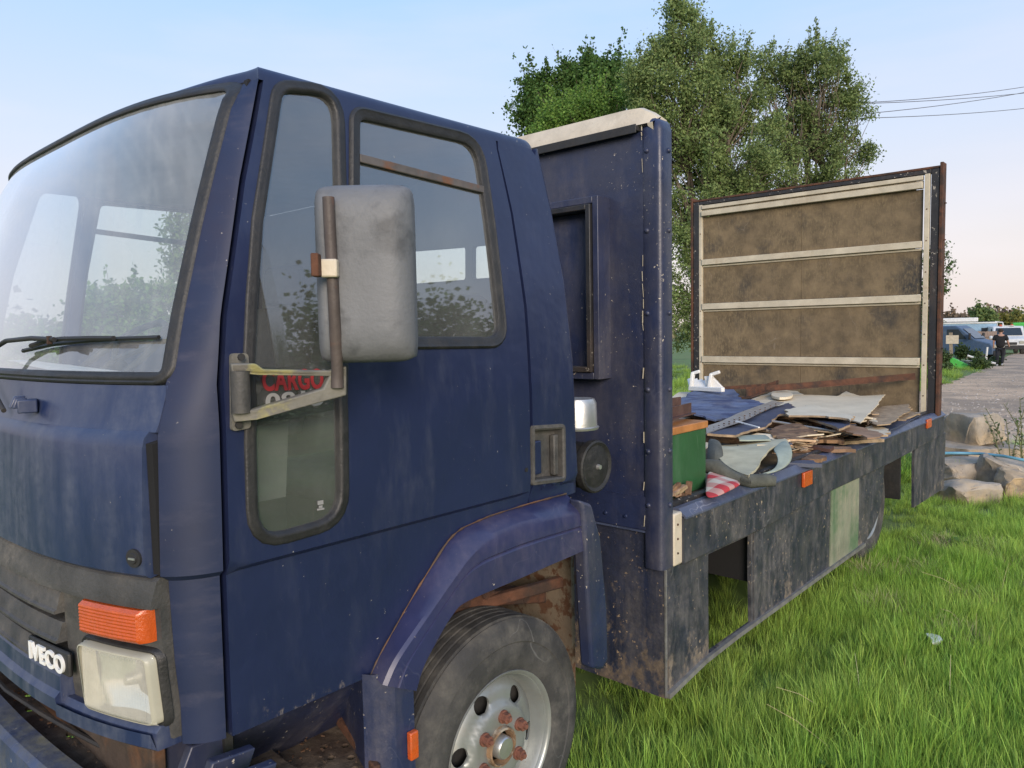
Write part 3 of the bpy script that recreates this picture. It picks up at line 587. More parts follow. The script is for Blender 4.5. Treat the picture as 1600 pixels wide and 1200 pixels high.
# ---- rear quarter panel
RQ = [SP(p) for p in [(777, 232), (800, 333), (822, 480), (829, 594), (832, 725)]]
top_y = 1.785
RE = [SP(p) for p in [(838, 232), (860, 330), (880, 440), (893, 560), (897, 640), (898, 770)]]
ro = [(top_y, dtop), (1.945, dtop), (1.965, 2.290)]+RE+[(1.795, 1.135)]+[(y+.004, z) for y, z in RQ[::-1]]
HO = fillet([SP(p) for p in [(833, 669), (880, 666), (881, 748), (833, 754)]], [.004, .015, .012, .004])
for m_ in (0, 1):
    X = mirx if m_ else (lambda V: V)
    V, Fc = panel(ro, [HO] if not m_ else [], sm, .05, lines=(1.170, 1.1835, 1.1965, 1.21), thick=.03)
    q = obj('rear_quarter_panel', X(V), Fc, M['paint'], T, smooth=40)
    # rounded rear edge down to the back wall
    pts = [(1.965, 2.290)]+RE; V = []; n_ = 7
    for y, z in pts:
        for k in range(n_):
            t = k/(n_-1)*PI/2; V.append((XS(z)-.0-.05*(1-math.cos(t)), y+.03*math.sin(t)-.001, z))
    Fc = [(i*n_+k, i*n_+k+1, (i+1)*n_+k+1, (i+1)*n_+k) for i in range(len(pts)-1) for k in range(n_-1)]
    obj('rear_edge', X(V), Fc, M['paint'], q, smooth=50)
    if not m_:
        hb = HO; c_ = np.array(hb).mean(0)
        V, Fc = panel(HO, [], lambda u, v, h: (XS(v)-.030+.0*h, u, v), .05); obj('handle_recess', V, Fc, M['plastic'], q)
        V, Fc = ribbon(HO, sm, [(-.010, -.03), (-.008, .002), (-.002, .006), (.008, .004), (.010, -.004)]); obj('handle_frame', V, Fc, M['plastic'], q, smooth=40)
        y0, z0 = SP((834, 690)); y1, z1 = SP((846, 740)); G().box(XS(1.3)-.018, XS(1.3)+.002, y0, y1, z1, z0).out('handle', M['paint'], q, bevel=.004)
        y0, z0 = SP((868, 680)); y1, z1 = SP((876, 742)); G().box(XS(1.3)-.028, XS(1.3)-.006, y0, y1, z1, z0).out('handle_grip', M['plastic'], q, bevel=.005)
# ---- roof
per = []
z_ = 2.306
xf = wx(2.3)-.012
for x in np.linspace(CX, xf, 18): per.append((x, YF(x, z_)))
P0 = np.array((xf, YF(xf, z_))); xs_ = XS(z_); P2 = np.array((xs_, yg(z_))); P1 = np.array((xs_, P0[1]+.38*(xs_-xf))); P1 = .62*P1+.19*(P0+P2)
for k in range(1, 9): t = k/8; per.append(tuple((1-t)**2*P0+2*t*(1-t)*P1+t*t*P2))
for y in np.linspace(yg(z_)+.1, 1.92, 8): per.append((xs_, y))
per += [(xs_-.004, 1.95), (xs_-.018, 1.975), (xs_-.045, 1.99)]+[(x, 1.995) for x in np.linspace(xs_-.12, CX, 6)]
per = per+[(2*CX-x, y) for x, y in per[-2:0:-1]]
cen = np.array((CX, 1.45)); V = []; rings = [(0, 2.305), (.002, 2.318), (.008, 2.330), (.018, 2.339), (.034, 2.344), (.06, 2.346), (.12, 2.345), (.4, 2.342), (.8, 2.340)]
for ins, z in rings:
    for p in per:
        d = cen-np.array(p); d = d/np.linalg.norm(d)*min(ins, np.linalg.norm(d)*.85); fr_ = max(0, min(1, (1.12-(p[1]+d[1]))/.2))*max(0, min(1, (-1.66-(p[0]+d[0]))/.25)); V.append((p[0]+d[0], p[1]+d[1], z-.028*fr_*max(0, (z-2.305))/.04))
n_ = len(per); Fc = [(i*n_+k, i*n_+(k+1) % n_, (i+1)*n_+(k+1) % n_, (i+1)*n_+k) for i in range(len(rings)-1) for k in range(n_)]+[list(range((len(rings)-1)*n_, len(rings)*n_))]
obj('roof', V, Fc, M['paint'], T, smooth=45)
# head lining, back wall, floor, dashboard
def inner_plan(z, ins): return [(CX+(p[0]-CX)*(1-ins), 1.45+(p[1]-1.45)*(1-ins)) for p in per]
ip = inner_plan(2.28, .022); obj('headlining', [(x, y, 2.29) for x, y in ip], [list(range(len(ip)))], M['interior'], T)
BWH = [fillet([tuple(on(p, 1, 1.985)[[0, 2]]) for p in q], .012) for q in ([(600, 396), (727, 386), (727, 437), (600, 447)], [(738, 385), (800, 378), (800, 431), (738, 436)])]  # openings shaped to show sky as a bright patch behind the side window
V, Fc = panel([(-1.60, 1.04), (2*CX+1.60, 1.04), (2*CX+1.60, 1.6), (2*CX+1.665, 2.29), (-1.665, 2.29), (-1.60, 1.6)][::-1], BWH, lambda u, v, h: (u, 1.985-h, v), .2, thick=.02)
obj('cab_back_wall', V, Fc, M['interior'], T)
for q in BWH: G().prism([(a, 2.001, b) for a, b in q], (0, .003, 0)).out('rear_window', M['cleanglass'], T)
G().box(2*CX+1.6, -1.60, .80, 1.98, 1.03, 1.05).out('cab_floor', M['dark'], T)
V, Fc = sweepf([(-.02, 1.60), (-.06, 1.605), (-.30, 1.60), (-.36, 1.54), (-.34, 1.30), (-.10, 1.30)], -1.66, 2*CX+1.66, 30, 1.55)
V = [(x, min(y, 1.25), z) for x, y, z in V]
db = obj('dashboard', V, Fc, M['dash'], T, smooth=30)
G().box(2*CX+1.68, -1.68, .66, .70, .9, 1.5).out('bulkhead', M['dash'], T)
for m_, pp in ((0, [(135, 590), (165, 560), (232, 560), (205, 592)]), (1, [(20, 590), (30, 570), (110, 575), (95, 592)])):
    P = [onp(p, 1.608, .8, .0) for p in pp]; P = [(p[0], min(max(p[1], .70), 1.0), 1.609+.004*i) for i, p in enumerate(P)]
    G().prism(P, (0, 0, .002)).out('paper_sheet', M['paper'], db)
for cx_ in (-2.0, -3.05):
    st = G().box(cx_-.25, cx_+.25, 1.28, 1.72, 1.18, 1.30).out('seat', M['seat'], T, bevel=.05, seg=4)
    G().add([], []).obox((cx_, 1.80, 1.55), (.24, 0, 0), (0, .05, -.01), (0, .05, .28)).out('seat_back', M['seat'], st, bevel=.05, seg=4)
    if cx_ < -2.5: G().obox((cx_, 1.86, 1.93), (.13, 0, 0), (0, .04, 0), (0, .01, .09)).out('headrest', M['seat'], st, bevel=.035, seg=4)
    G().box(cx_-.2, cx_+.2, 1.32, 1.7, 1.05, 1.18).out('seat_base', M['dark'], st)
g = G(); sc = np.array((-3.05, 1.12, 1.62)); ax = np.array((0, -.62, .78)); u_ = np.array((1., 0, 0)); v_ = np.cross(ax, u_)
g.tube([sc+.23*(math.cos(a)*u_+math.sin(a)*v_) for a in np.linspace(0, 2*PI, 33)], .014, 8, False)
for a in (.5, 2.64, 4.7): g.tube([sc, sc+.23*(math.cos(a)*u_+math.sin(a)*v_)], .012, 6)
g.tube([sc, sc-ax*.35], .03, 8); g.out('steering_wheel', M['dark'], T, smooth=50)
# ---- mirror on its bracket
def xp(p, x): return on(p, 0, x)
bk = G()
pl_ = [SP(p) for p in [(357, 552), (384, 552), (388, 668), (358, 674)]]
V, Fc = panel(fillet(pl_, .01), [], sm, .04, thick=.01); V = [(x+.012, y, z) for x, y, z in V]
br = obj('mirror_bracket', V, Fc, M['lichen'], T, smooth=30)
def arm(ps, rs, nm, m): 
    g = G().tube([xp(p, x) for p, x in ps], rs, 8); return g.out(nm, m, br, smooth=50)
def flat(ps, dz, nm, m, dx=.018):
    P = [xp(p, x) for p, x in ps]; return G().prism(P, (-dx, dx*.4, 0)).out(nm, m, br, bevel=.004, seg=3)
flat([((360, 568), -1.500), ((400, 568), -1.470), ((412, 577), -1.45), ((516, 579), -1.385), ((542, 572), -1.37), ((542, 590), -1.37), ((516, 588), -1.385), ((405, 586), -1.46), ((362, 582), -1.50)], 0, 'bracket_arm', M['lichen'], .028)
flat([((362, 643), -1.500), ((395, 640), -1.47), ((505, 607), -1.39), ((516, 585), -1.385), ((542, 585), -1.37), ((542, 618), -1.37), ((515, 625), -1.385), ((402, 656), -1.465), ((366, 660), -1.50)], 0, 'bracket_arm', M['lichen'], .028)
G().tube([xp((375, 580), -1.487), xp((377, 645), -1.487)], .020, 12).out('bracket_hinge', M['plastic'], br, smooth=50)
for p in ((376, 558), (372, 664)):
    a = xp(p, -1.513); G().tube([a, a+np.array((.006, 0, 0))], .008, 8).out('bracket_bolt', M['dark'], br, smooth=40)
PX = -1.345
pole = G().tube([xp(p, x) for p, x in [((527, 606), -1.375), ((527, 575), -1.375), ((524, 520), PX), ((520, 440), PX), ((516, 370), PX), ((513, 308), PX)]], [.014, .013, .0125, .0125, .0125, .0125], 12).out('mirror_pole', M['pole_metal'], br, smooth=50)
FW = -RC[2]
C0 = xp((569, 428), PX)+np.array((.0, .0, 0)); C0 = CAM+(C0-CAM)*1.0
poleP = xp((517, 428), PX); dp = (poleP-CAM)@FW
rr = ray((569, 428)); C0 = CAM+rr/(rr@FW)*(dp+.045)
dep = (C0-CAM)@FW; w_ = np.array((.75, .66, 0)); w_ /= np.linalg.norm(w_); n_v = np.cross(w_, (0, 0, 1)); 
if n_v@(CAM-C0) < 0: n_v = -n_v
hw, hh = 77/F*dep/(w_@RC[0]), 139/F*dep
NU, NV = 30, 34; V = []
def mirf(u, v):
    r = max(abs(u), abs(v)); 
    q = (abs(u)**7+abs(v)**5); return q
for j in range(NV+1):
    for i in range(NU+1):
        a = -1+2*i/NU; b = -1+2*j/NV
        a2 = math.sin(a*PI/2); b2 = math.sin(b*PI/2)
        lim = (1-abs(b2)**9)**(1/9) if abs(b2) < 1 else 0
        uu = a2*(.90+.10*lim) if True else a2; vv_ = b2*(.965+.035*(1-abs(a2)**6))
        if abs(a2) > .8 and abs(b2) > .85: 
            k_ = ((abs(a2)**6+abs(b2)**6)/1.25); uu /= k_**.05 if k_ > 1 else 1; vv_ /= k_**.03 if k_ > 1 else 1
        bul = (max(0, 1-abs(a2)**4.5))**.55*(max(0, 1-abs(b2)**6))**.5
        groove = -.010*math.exp(-((uu+.66)/.10)**2)
        V.append(tuple(C0+w_*uu*hw+np.array((0, 0, 1.))*vv_*hh*(1-.0*uu)+n_v*(bul*.060+groove*bul-.02)))
W_ = NU+1; Fc = [(i+j*W_, i+1+j*W_, i+1+(j+1)*W_, i+(j+1)*W_) for j in range(NV) for i in range(NU)]
rim = [i for i in range(NU+1)]+[NU+j*W_ for j in range(1, NV+1)]+[i+NV*W_ for i in range(NU-1, -1, -1)]+[j*W_ for j in range(NV-1, 0, -1)]
n0 = len(V); V += [tuple(np.array(V[i])-n_v*.03) for i in rim]; k_ = len(rim)
Fc += [(rim[i], rim[(i+1) % k_], n0+(i+1) % k_, n0+i) for i in range(k_)]+[list(range(n0, n0+k_))]
mi = obj('wing_mirror', V, Fc, M['mirror_shell'], T, smooth=50)
G().obox(C0-n_v*.052, w_*hw*.88, n_v*.002, (0, 0, hh*.92)).out('mirror_glass', M['chrome'], mi)
a = xp((517, 420), PX)+n_v*.004
cl = G().obox(a+n_v*.006, w_*.018, n_v*.012, (0, 0, .019)).out('mirror_clamp', M['cream'], mi, bevel=.004)
b_ = xp((496, 415), PX)-n_v*.0; G().obox(b_+n_v*.01, w_*.008, n_v*.014, (0, 0, .024)).out('clamp_jaw', M['rust'], mi, bevel=.003)
# ---- wheel arch flare
st = [((1.150, .815), (1.142, .815), (1.242, .765)), ((1.175, .853), (1.172, .862), (1.264, .817)), ((1.243, .925), (1.262, .932), (1.305, .862)), ((1.311, .995), (1.352, 1.002), (1.355, .912)),
      ((1.435, 1.110), (1.464, 1.086), (1.405, .948)), ((1.487, 1.133), (1.531, 1.113), (1.46, .953)), ((1.608, 1.146), (1.686, 1.124), (1.65, .957)), ((1.787, 1.150), (1.80, 1.118), (1.80, .962)), ((1.985, 1.148), (1.985, 1.106), (1.985, .967))]
def resample(a, n=48):
    a = np.array(a); d = np.r_[0, np.cumsum(np.linalg.norm(np.diff(a, axis=0), axis=1))]
    # smooth corners slightly
    t = np.linspace(0, d[-1], n); r = np.column_stack([np.interp(t, d, a[:, k]) for k in range(a.shape[1])])
    for _ in range(2): r[1:-1] = .25*r[:-2]+.5*r[1:-1]+.25*r[2:]
    return r
SA = resample([(*a, *b, *c) for a, b, c in st])
V = []
for s in SA:
    i_, r_, l_ = s[:2], s[2:4], s[4:6]
    g1 = r_+(l_-r_)*.42
    pr = [(-1.552, *i_), (-1.538, *(i_+(r_-i_)*.15+np.array((0, .004)))), (-1.505, *(i_+(r_-i_)*.6+np.array((0, .003)))), (-1.484, *r_), (-1.476, *(r_+(l_-r_)*.10)), (-1.473, *(r_+(l_-r_)*.38)), (-1.480, *g1), (-1.473, *(g1+(l_-r_)*.04)), (-1.470, *l_), (-1.478, *(l_+(l_-r_)*.03)), (-1.56, *(l_+(l_-r_)*.02))]
    V += pr
m_ = 11; n_ = len(SA); Fc = [(i*m_+k, i*m_+k+1, (i+1)*m_+k+1, (i+1)*m_+k) for i in range(n_-1) for k in range(m_-1)]+[list(range((n_-1)*m_, n_*m_))]
obj('wheel_arch', V, Fc, M['paint_purple'], T, smooth=28)
G().tube([(-1.541, s[0]-.002, s[1]+.003) for s in SA], [random.uniform(.001, .0045) for _ in SA], 5).out('rusty_seam', M['chassis'], T, smooth=60)
obj('wheel_arch', mirx(V), Fc, M['paint_purple'], T, smooth=28)
# front lower part of the wing with the step recess in front of it
V = []
for z in (.83, .80, .70, .55, .40, .30):
    k = (z-.8)/.5
    for x, y in ((-1.80, 1.22), (-1.545, 1.125), (-1.52, 1.14), (-1.482, 1.180), (-1.474, 1.235), (-1.56, 1.250)): V.append((x, y+.0*k, z))
m_ = 6; Fc = [(i*m_+k, i*m_+k+1, (i+1)*m_+k+1, (i+1)*m_+k) for i in range(5) for k in range(5)]
lw = obj('wing_front', V, Fc, M['paint_worn'], T, smooth=35)
a, b = on((637, 1145), 0, -1.47), on((651, 1181), 0, -1.47)
G().box(-1.476, -1.458, a[1], b[1], b[2], a[2]).out('side_marker', M['amber'], lw, bevel=.004)
V, Fc = panel([(.80, .56), (1.22, .56), (1.16, .815), (.80, .815)], [], lambda u, v, h: (-1.80+(v-.56)*.85+h, u, v), .1, thick=.006)
obj('step_back', V, Fc, M['paint_worn'], T)
hs = []
for i, (hx, hy) in enumerate([(-1.66, 1.10), (-1.62, 1.135), (-1.68, 1.16), (-1.60, 1.07), (-1.57, 1.11), (-1.635, 1.03), (-1.58, 1.16), (-1.72, 1.12)]): hs.append([(hx+.011*math.cos(a), hy+.011*math.sin(a)) for a in np.linspace(0, 2*PI, 13)[:-1]])
V, Fc = panel([(-1.50, .84), (-1.50, 1.14), (-1.80, 1.23), (-1.82, .84)], hs, lambda u, v, h: (u, v, .575+h), .06, thick=.012)
obj('step_plate', V, Fc, M['deck'], T)
G().bar((-1.50, 1.13, .585), (-1.80, 1.215, .60), .02, .03).out('step_edge', M['rust'], T, bevel=.004)
# mud flap strip behind the arch
FLp = [on(p, 0, -1.47) for p in [(903, 781), (922, 787), (936, 840), (946, 950), (948, 1030), (938, 1046), (922, 1044), (916, 950), (911, 850), (908, 800)]]
g = G().prism([(-1.46, p[1], p[2]) for p in FLp], (-.055, 0, 0)); g.out('mudguard_stay', M['paint_worn'], T, bevel=.012, seg=3)
# ---- wheels
def wheel(c, dual=False, side=1):
    c = np.array(c, float); R_ = .405
    prof = [(-.20, .225), (-.205, .25), (-.20, .33), (-.185, .372), (-.165, .395)]
    for k in range(5):
        a = -.155+k*.030; prof += [(a, R_-.001), (a+.022, R_), (a+.023, R_-.009), (a+.029, R_-.009)]
    prof += [(-.006, .398), (.006, .385), (.014, .360), (.019, .335), (.0195, .330), (.0165, .326), (.018, .300), (.016, .265), (.008, .243), (.002, .228), (-.01, .222)]
    prof = [(h*side, r) for h, r in prof]
    g = G().lathe(c, prof, 0, 72); ty = g.out('wheel', M['tyre'], T, smooth=28)
    rp_ = [(-.02, .222), (.004, .226), (.010, .232), (.012, .237), (.008, .238), (-.002, .232), (-.004, .222), (-.022, .212), (-.05, .206), (-.058, .200)]
    G().lathe(c, [(h*side, r) for h, r in rp_], 0, 64).out('rim', M['wheel_rim'], ty, smooth=40)
    # dished disc with six hand holes
    outer_ = [(.205*math.cos(a), .205*math.sin(a)) for a in np.linspace(0, 2*PI, 49)[:-1]]
    holes = []
    for k in range(6):
        th = math.radians(HOLE0+60*k); cc = np.array((math.cos(th), math.sin(th)))*.158; t_ = np.array((-math.sin(th), math.cos(th)))
        holes.append([tuple(cc+t_*.031*math.cos(a)+np.array((math.cos(th), math.sin(th)))*.026*math.sin(a)) for a in np.linspace(0, 2*PI, 17)[:-1]])
    holes.append([(.052*math.cos(a), .052*math.sin(a)) for a in np.linspace(0, 2*PI, 25)[:-1]])
    def dish(u, v, h):
        r = math.hypot(u, v); d = float(np.interp(r, [0, .052, .064, .118, .126, .135, .165, .19, .205], [-.01, -.012, -.002, .0, -.004, -.018, -.024, -.040, -.060]))
        return (c[0]+side*(d+h), c[1]+u, c[2]+v)
    V, Fc = panel(outer_, holes, dish, .014, thick=.008)
    obj('wheel_disc', V, Fc, M['wheel_rim'], ty, smooth=45)
    G().lathe(c, [(-.03*side, .066), (.010*side, .060), (.012*side, .054), (-.02*side, .048)], 0, 32).out('hub_collar', M['hubrust'], ty, smooth=40)
    G().lathe(c, [(-.02*side, .037), (.016*side, .036), (.022*side, .031), (.024*side, .001)], 0, 28).out('hub_cap', M['alu'], ty, smooth=40)
    for k in range(6):
        th = math.radians(NUT0+60*k); q = c+np.array((0, math.cos(th), math.sin(th)))*.094
        g = G().tube([q+(-.004*side, 0, 0), q+(.006*side, 0, 0)], .021, 14).tube([q, q+(.024*side, 0, 0)], .017, 6).tube([q, q+(.034*side, 0, 0)], [.010, .008], 8)
        g.out('wheel_nut', M['rustnut'], ty, smooth=25)
    G().lathe(c+np.array((-.09*side, 0, 0)), [(-.02, .19), (-.02, .01), (.02, .01), (.02, .19)], 0, 30).out('brake_drum', M['dark'], ty, smooth=40)
    return ty
M['rustnut'] = mat('rusted_nut', (.15, .06, .04), .75, var=.4, vscale=40, bump=.6, dust=.3, dustcol=(.3, .25, .22), dscale=(30, 30, 30))
M['hubrust'] = mat('greasy_rust_collar', (.19, .12, .07), .6, var=.5, vscale=30, second=(.30, .27, .22), second_scale=20, bump=.5)
HOLE0, NUT0 = 52, 24
WC = (-1.565, 1.663, .395)
for cx_, sd_ in ((WC[0], 1), (2*CX-WC[0], -1)):
    wheel((cx_, WC[1], WC[2]), side=sd_)
    wheel((cx_-.10*sd_, 5.70, .395), side=sd_)
G().tube([(-1.75, WC[1], WC[2]), (2*CX+1.75, WC[1], WC[2])], .05, 12).out('front_axle', M['chassis'], T, smooth=40)
G().tube([(-1.75, 5.72, WC[2]), (2*CX+1.75, 5.72, WC[2])], .06, 12).out('rear_axle', M['chassis'], T, smooth=40)
for sx_ in (-2.25, -3.05): G().box(sx_-.035, sx_+.035, .8, 7.0, .62, .82).out('chassis_rail', M['chassis'], T, bevel=.006)
# inner wheel housing, rust spotted plate and girder behind the wheel
G().box(-2.20, -1.60, 1.22, 1.25, .35, .97).out('inner_wing', M['dark'], T)
G().box(-2.10, -1.575, 1.25, 2.0, 1.06, 1.08).out('inner_wing', M['dark'], T)
G().box(-2.60, -1.60, 2.08, 2.10, .42, 1.02).out('rust_plate', M['rust_plate'], T)
g = G().bar((-1.75, 1.25, .93), (-1.74, 2.2, .70), .05, .05); g.out('girder', M['rust'], T, bevel=.006)
G().bar((-1.85, 1.3, .78), (-1.62, 2.2, .80), .03, .04).out('girder', M['rust'], T, bevel=.006)
G().box(-2.3, -1.95, 1.3, 2.2, .5, .95).out('engine_side', M['chassis'], T, bevel=.01)
for k, (yy, zz, rr_) in enumerate([(1.5, .86, .03), (1.75, .82, .04), (1.95, .74, .03)]):
    G().tube([(-1.9, yy, zz), (-1.72, yy+.03, zz+.02)], rr_, 10).out('suspension_bush', M['rust'], T, smooth=40)
# ---- air cleaner and silver canister behind the cab
c = np.array((-1.64, 2.283, 1.19))
ac = G().lathe(c, [(-.30, .085), (-.02, .088), (-.018, .098), (.0, .101), (.012, .099), (.016, .092), (.010, .080), (.014, .055), (.018, .030), (.018, .001)], 0, 40).out('air_cleaner', M['plasticdark'] if 'plasticdark' in M else M['rubber'], T, smooth=35)
G().tube([c+(.014, 0, 0), c+(.030, 0, 0)], [.012, .009], 8).out('wing_nut', M['alu'], ac, smooth=40)
G().tube([c+(-.15, 0, .06), c+(-.15, -.02, .20)], .05, 14).out('intake_neck', M['dark'], ac, smooth=40)
c2 = np.array((-1.66, 2.205, 1.34)); G().lathe(c2, [(-.0, .080), (.008, .083), (.012, .076), (.095, .074), (.112, .066), (.116, .02), (.116, .001)], 2, 36).out('silver_canister', M['alu'], T, smooth=40)
# ---- headboard
XB = -1.528; YH = 2.60
hb = [(-1.600, 2.55), (-1.600, .885), (-3.70, .885), (-3.70, 2.55)]
HBH = [(-2.13, 1.56), (-3.46, 1.56), (-3.46, 2.18), (-2.13, 2.18)]  # opening added to let sky through for the bright patch
V, Fc = panel([(-1.606, .875), (-1.606, 2.515), (-3.694, 2.515), (-3.694, .875)], [HBH], lambda u, v, h: (u, YH-h+.004*math.sin(u*5.1)*math.sin(v*3.7), v), .15, thick=.0)
HB = obj('headboard', V, Fc, M['paint_worn'], T, smooth=50)
V, Fc = panel([(-1.60, .88), (-1.60, 2.53), (-3.70, 2.53), (-3.70, .88)], [HBH], lambda u, v, h: (u, YH+.03-h, v), .3, thick=.03); obj('headboard_back', V, Fc, M['ply'], HB)
def post(side, z0, z1, name, m, cap=True):
    V = []; n_ = 12; 
    prof = [(-1.612, YH-.004), (-1.604, YH-.009), (-1.575, YH-.011)]+[(XB-.022+.022*math.sin(t), YH+.014-.024*math.cos(t)) for t in np.linspace(0, PI/2, 6)]+[(XB, YH+.072), (XB-.004, YH+.078), (XB-.08, YH+.078)]
    zs = list(np.linspace(z0, z1-.05, 10))+[z1-.02, z1-.006, z1]
    for z in zs:
        k = 0 if z <= z1-.05 else (z-(z1-.05))/.05
        for x, y in prof: V.append((x-k*k*.03*(x+1.61)/.08, y+k*k*.02, z))
    m_ = len(prof); Fc = [(i*m_+j, i*m_+j+1, (i+1)*m_+j+1, (i+1)*m_+j) for i in range(len(zs)-1) for j in range(m_-1)]+[list(range((len(zs)-1)*m_, len(zs)*m_))]
    if side: V = mirb(V)
    return obj(name, V, Fc, m, T, smooth=35)
pst = post(0, .73, 2.525, 'corner_post', M['paint_worn']); post(1, .73, 2.525, 'corner_post', M['paint_worn'])
for z in (2.40, 2.09, 1.765, 1.46, 1.21, .99):
    for x, y, d in ((-1.592, YH-.010, (.0, -1, 0)), (-1.528, YH+.050, (1, 0, 0))):
        a = np.array((x, y, z)); d_ = np.array(d)/np.linalg.norm(d); G().tube([a-d_*.002, a+d_*.004, a+d_*.008], [.011, .010, .005], 10).out('rivet', M['paint_worn'], pst, smooth=60)
# peeled white seam between board and post
g = G(); zz = .90
while zz < 2.50:
    l_ = random.uniform(.01, .06); g.bar((-1.613+random.uniform(-.003, .003), YH-.009, zz), (-1.613+random.uniform(-.003, .003), YH-.009, zz+l_), random.uniform(.001, .002), random.uniform(.001, .004), (1, 0, 0)); zz += l_+(random.uniform(0, .02) if random.random() < .6 else random.uniform(.05, .4))
g.out('peeled_seam', M['batten'], pst, kind='stuff')
# cream top capping with gutter under it
V = []; cp = [(-.010, 2.500), (-.016, 2.505), (-.010, 2.530), (.020, 2.585), (.05, 2.592), (.09, 2.585), (.09, 2.50)]
xs = [-1.560, -1.585, -1.64, -1.70]+list(np.linspace(-1.8, -3.5, 8))+[-3.60, -3.66, -3.715, -3.74]
for x in xs:
    e = min(abs(x+1.56), abs(x+3.74)); dz = -.055*max(0, 1-e/.10)**1.5
    for h, z in cp: V.append((x, YH+h, z+(dz if z > 2.51 else 0)))
m_ = 7; Fc = [(i*m_+k, i*m_+(k+1) % m_, (i+1)*m_+(k+1) % m_, (i+1)*m_+k) for i in range(len(xs)-1) for k in range(m_)]+[list(range(m_)), list(range((len(xs)-1)*m_, len(xs)*m_))]
obj('top_capping', V, Fc, M['cream'], HB, smooth=30)
G().box(-3.68, -1.625, YH-.034, YH+.0, 2.482, 2.500).box(-3.68, -1.625, YH-.036, YH-.030, 2.472, 2.506).out('gutter', M['dark'], HB, bevel=.002)
# framed blank window on the headboard
fy = 2.515
def fr(nm, x0, x1, z0, z1, w1, y0, y1, m):
    g = G().box(x1-w1, x1, y0, y1, z0, z1).box(x0, x0+w1, y0, y1, z0, z1).box(x0+w1, x1-w1, y0, y1, z1-w1, z1).box(x0+w1, x1-w1, y0, y1, z0, z0+w1)
    return g.out(nm, m, HB, bevel=.003)
fr('window_frame', -3.52, -1.775, 1.50, 2.245, .028, fy, YH+.01, M['paint_worn'])
fr('window_frame', -3.492, -1.806, 1.53, 2.214, .022, fy-.014, YH+.01, M['frame_black'])
G().box(-2.12, -1.83, YH-.03, YH-.02, 1.55, 2.19).out('window_blank', M['paint_worn'], HB)
# lower front panel and side skirts
V, Fc = panel([(-1.5285, .193), (-1.5285, .735), (-1.60, .885), (-3.70, .885), (-3.77, .735), (-3.77, .193)], [], lambda u, v, h: (u, YH+.012-h, v), .15, thick=.02)
obj('skirt_front', V, Fc, M['skirt_front'], T)
G().box(-3.70, -1.605, YH-.004, YH+.005, .872, .880).out('headboard_lip', M['rail'], HB)
V, Fc = panel([(-1.606, .885), (-1.606, 1.02), (-3.69, 1.02), (-3.69, .885)], [], lambda u, v, h: (u, YH-.006-h, v), .2, thick=.006)
obj('kick_plate', V, Fc, M['paint_worn'], HB)
for x in (-1.70, -1.80, -1.90): G().tube([(x, YH-.012, .93), (x, YH-.018, .93)], [.008, .005], 8).out('rivet', M['paint_worn'], HB, smooth=50)
def skb(y): return float(np.interp(y, [2.6, 3.0, 3.6, 5.2, 6.4, 7.5], [.195, .245, .250, .258, .280, .262]))
def skt(y): return float(np.interp(y, [2.6, 3.5, 4.5, 5.6, 7.3], [.730, .712, .735, .728, .755]))
def skirt(y0, y1, holes, m, off, nm, side=0, curve=None, th=.018, zb=None, zt=None):
    ys = np.linspace(y0, y1, max(2, int((y1-y0)/.15)+1))
    o_ = [(y, skb(y) if zb is None else zb) for y in ys]+[(y, skt(y) if zt is None else zt) for y in ys[::-1]]
    if curve: o_ = curve(o_)
    V, Fc = panel(o_, holes, lambda u, v, h: (XB+off+h+.004*math.sin(u*2.1+v*3)*math.sin(v*5+1), u, v), .1, thick=th)
    if side: V = mirb(V)
    return obj(nm, V, Fc, m, T)
for sd_ in (0, 1):
    skirt(2.640, 3.445, [fillet([(2.985, .258), (3.428, .262), (3.428, .700), (2.992, .704)], .004)] , M['skirt'], -.004, 'skirt_panel', sd_)
    skirt(3.452, 4.505, [], M['skirt'], .000, 'skirt_panel', sd_)
    hp = skirt(4.512, 5.03, [], M['skirt_green'] if not sd_ else M['skirt'], .004, 'hatch_panel', sd_, zt=.84)
    skirt(5.035, 5.60, [], M['skirt'], .0, 'skirt_panel', sd_, curve=lambda o_: [(5.035, .258), (5.16, .258), (5.36, .33), (5.50, .42), (5.57, .56), (5.60, .728), (5.035, .735)])
    skirt(6.36, 7.36, [], M['skirt'], .004, 'skirt_panel', sd_)
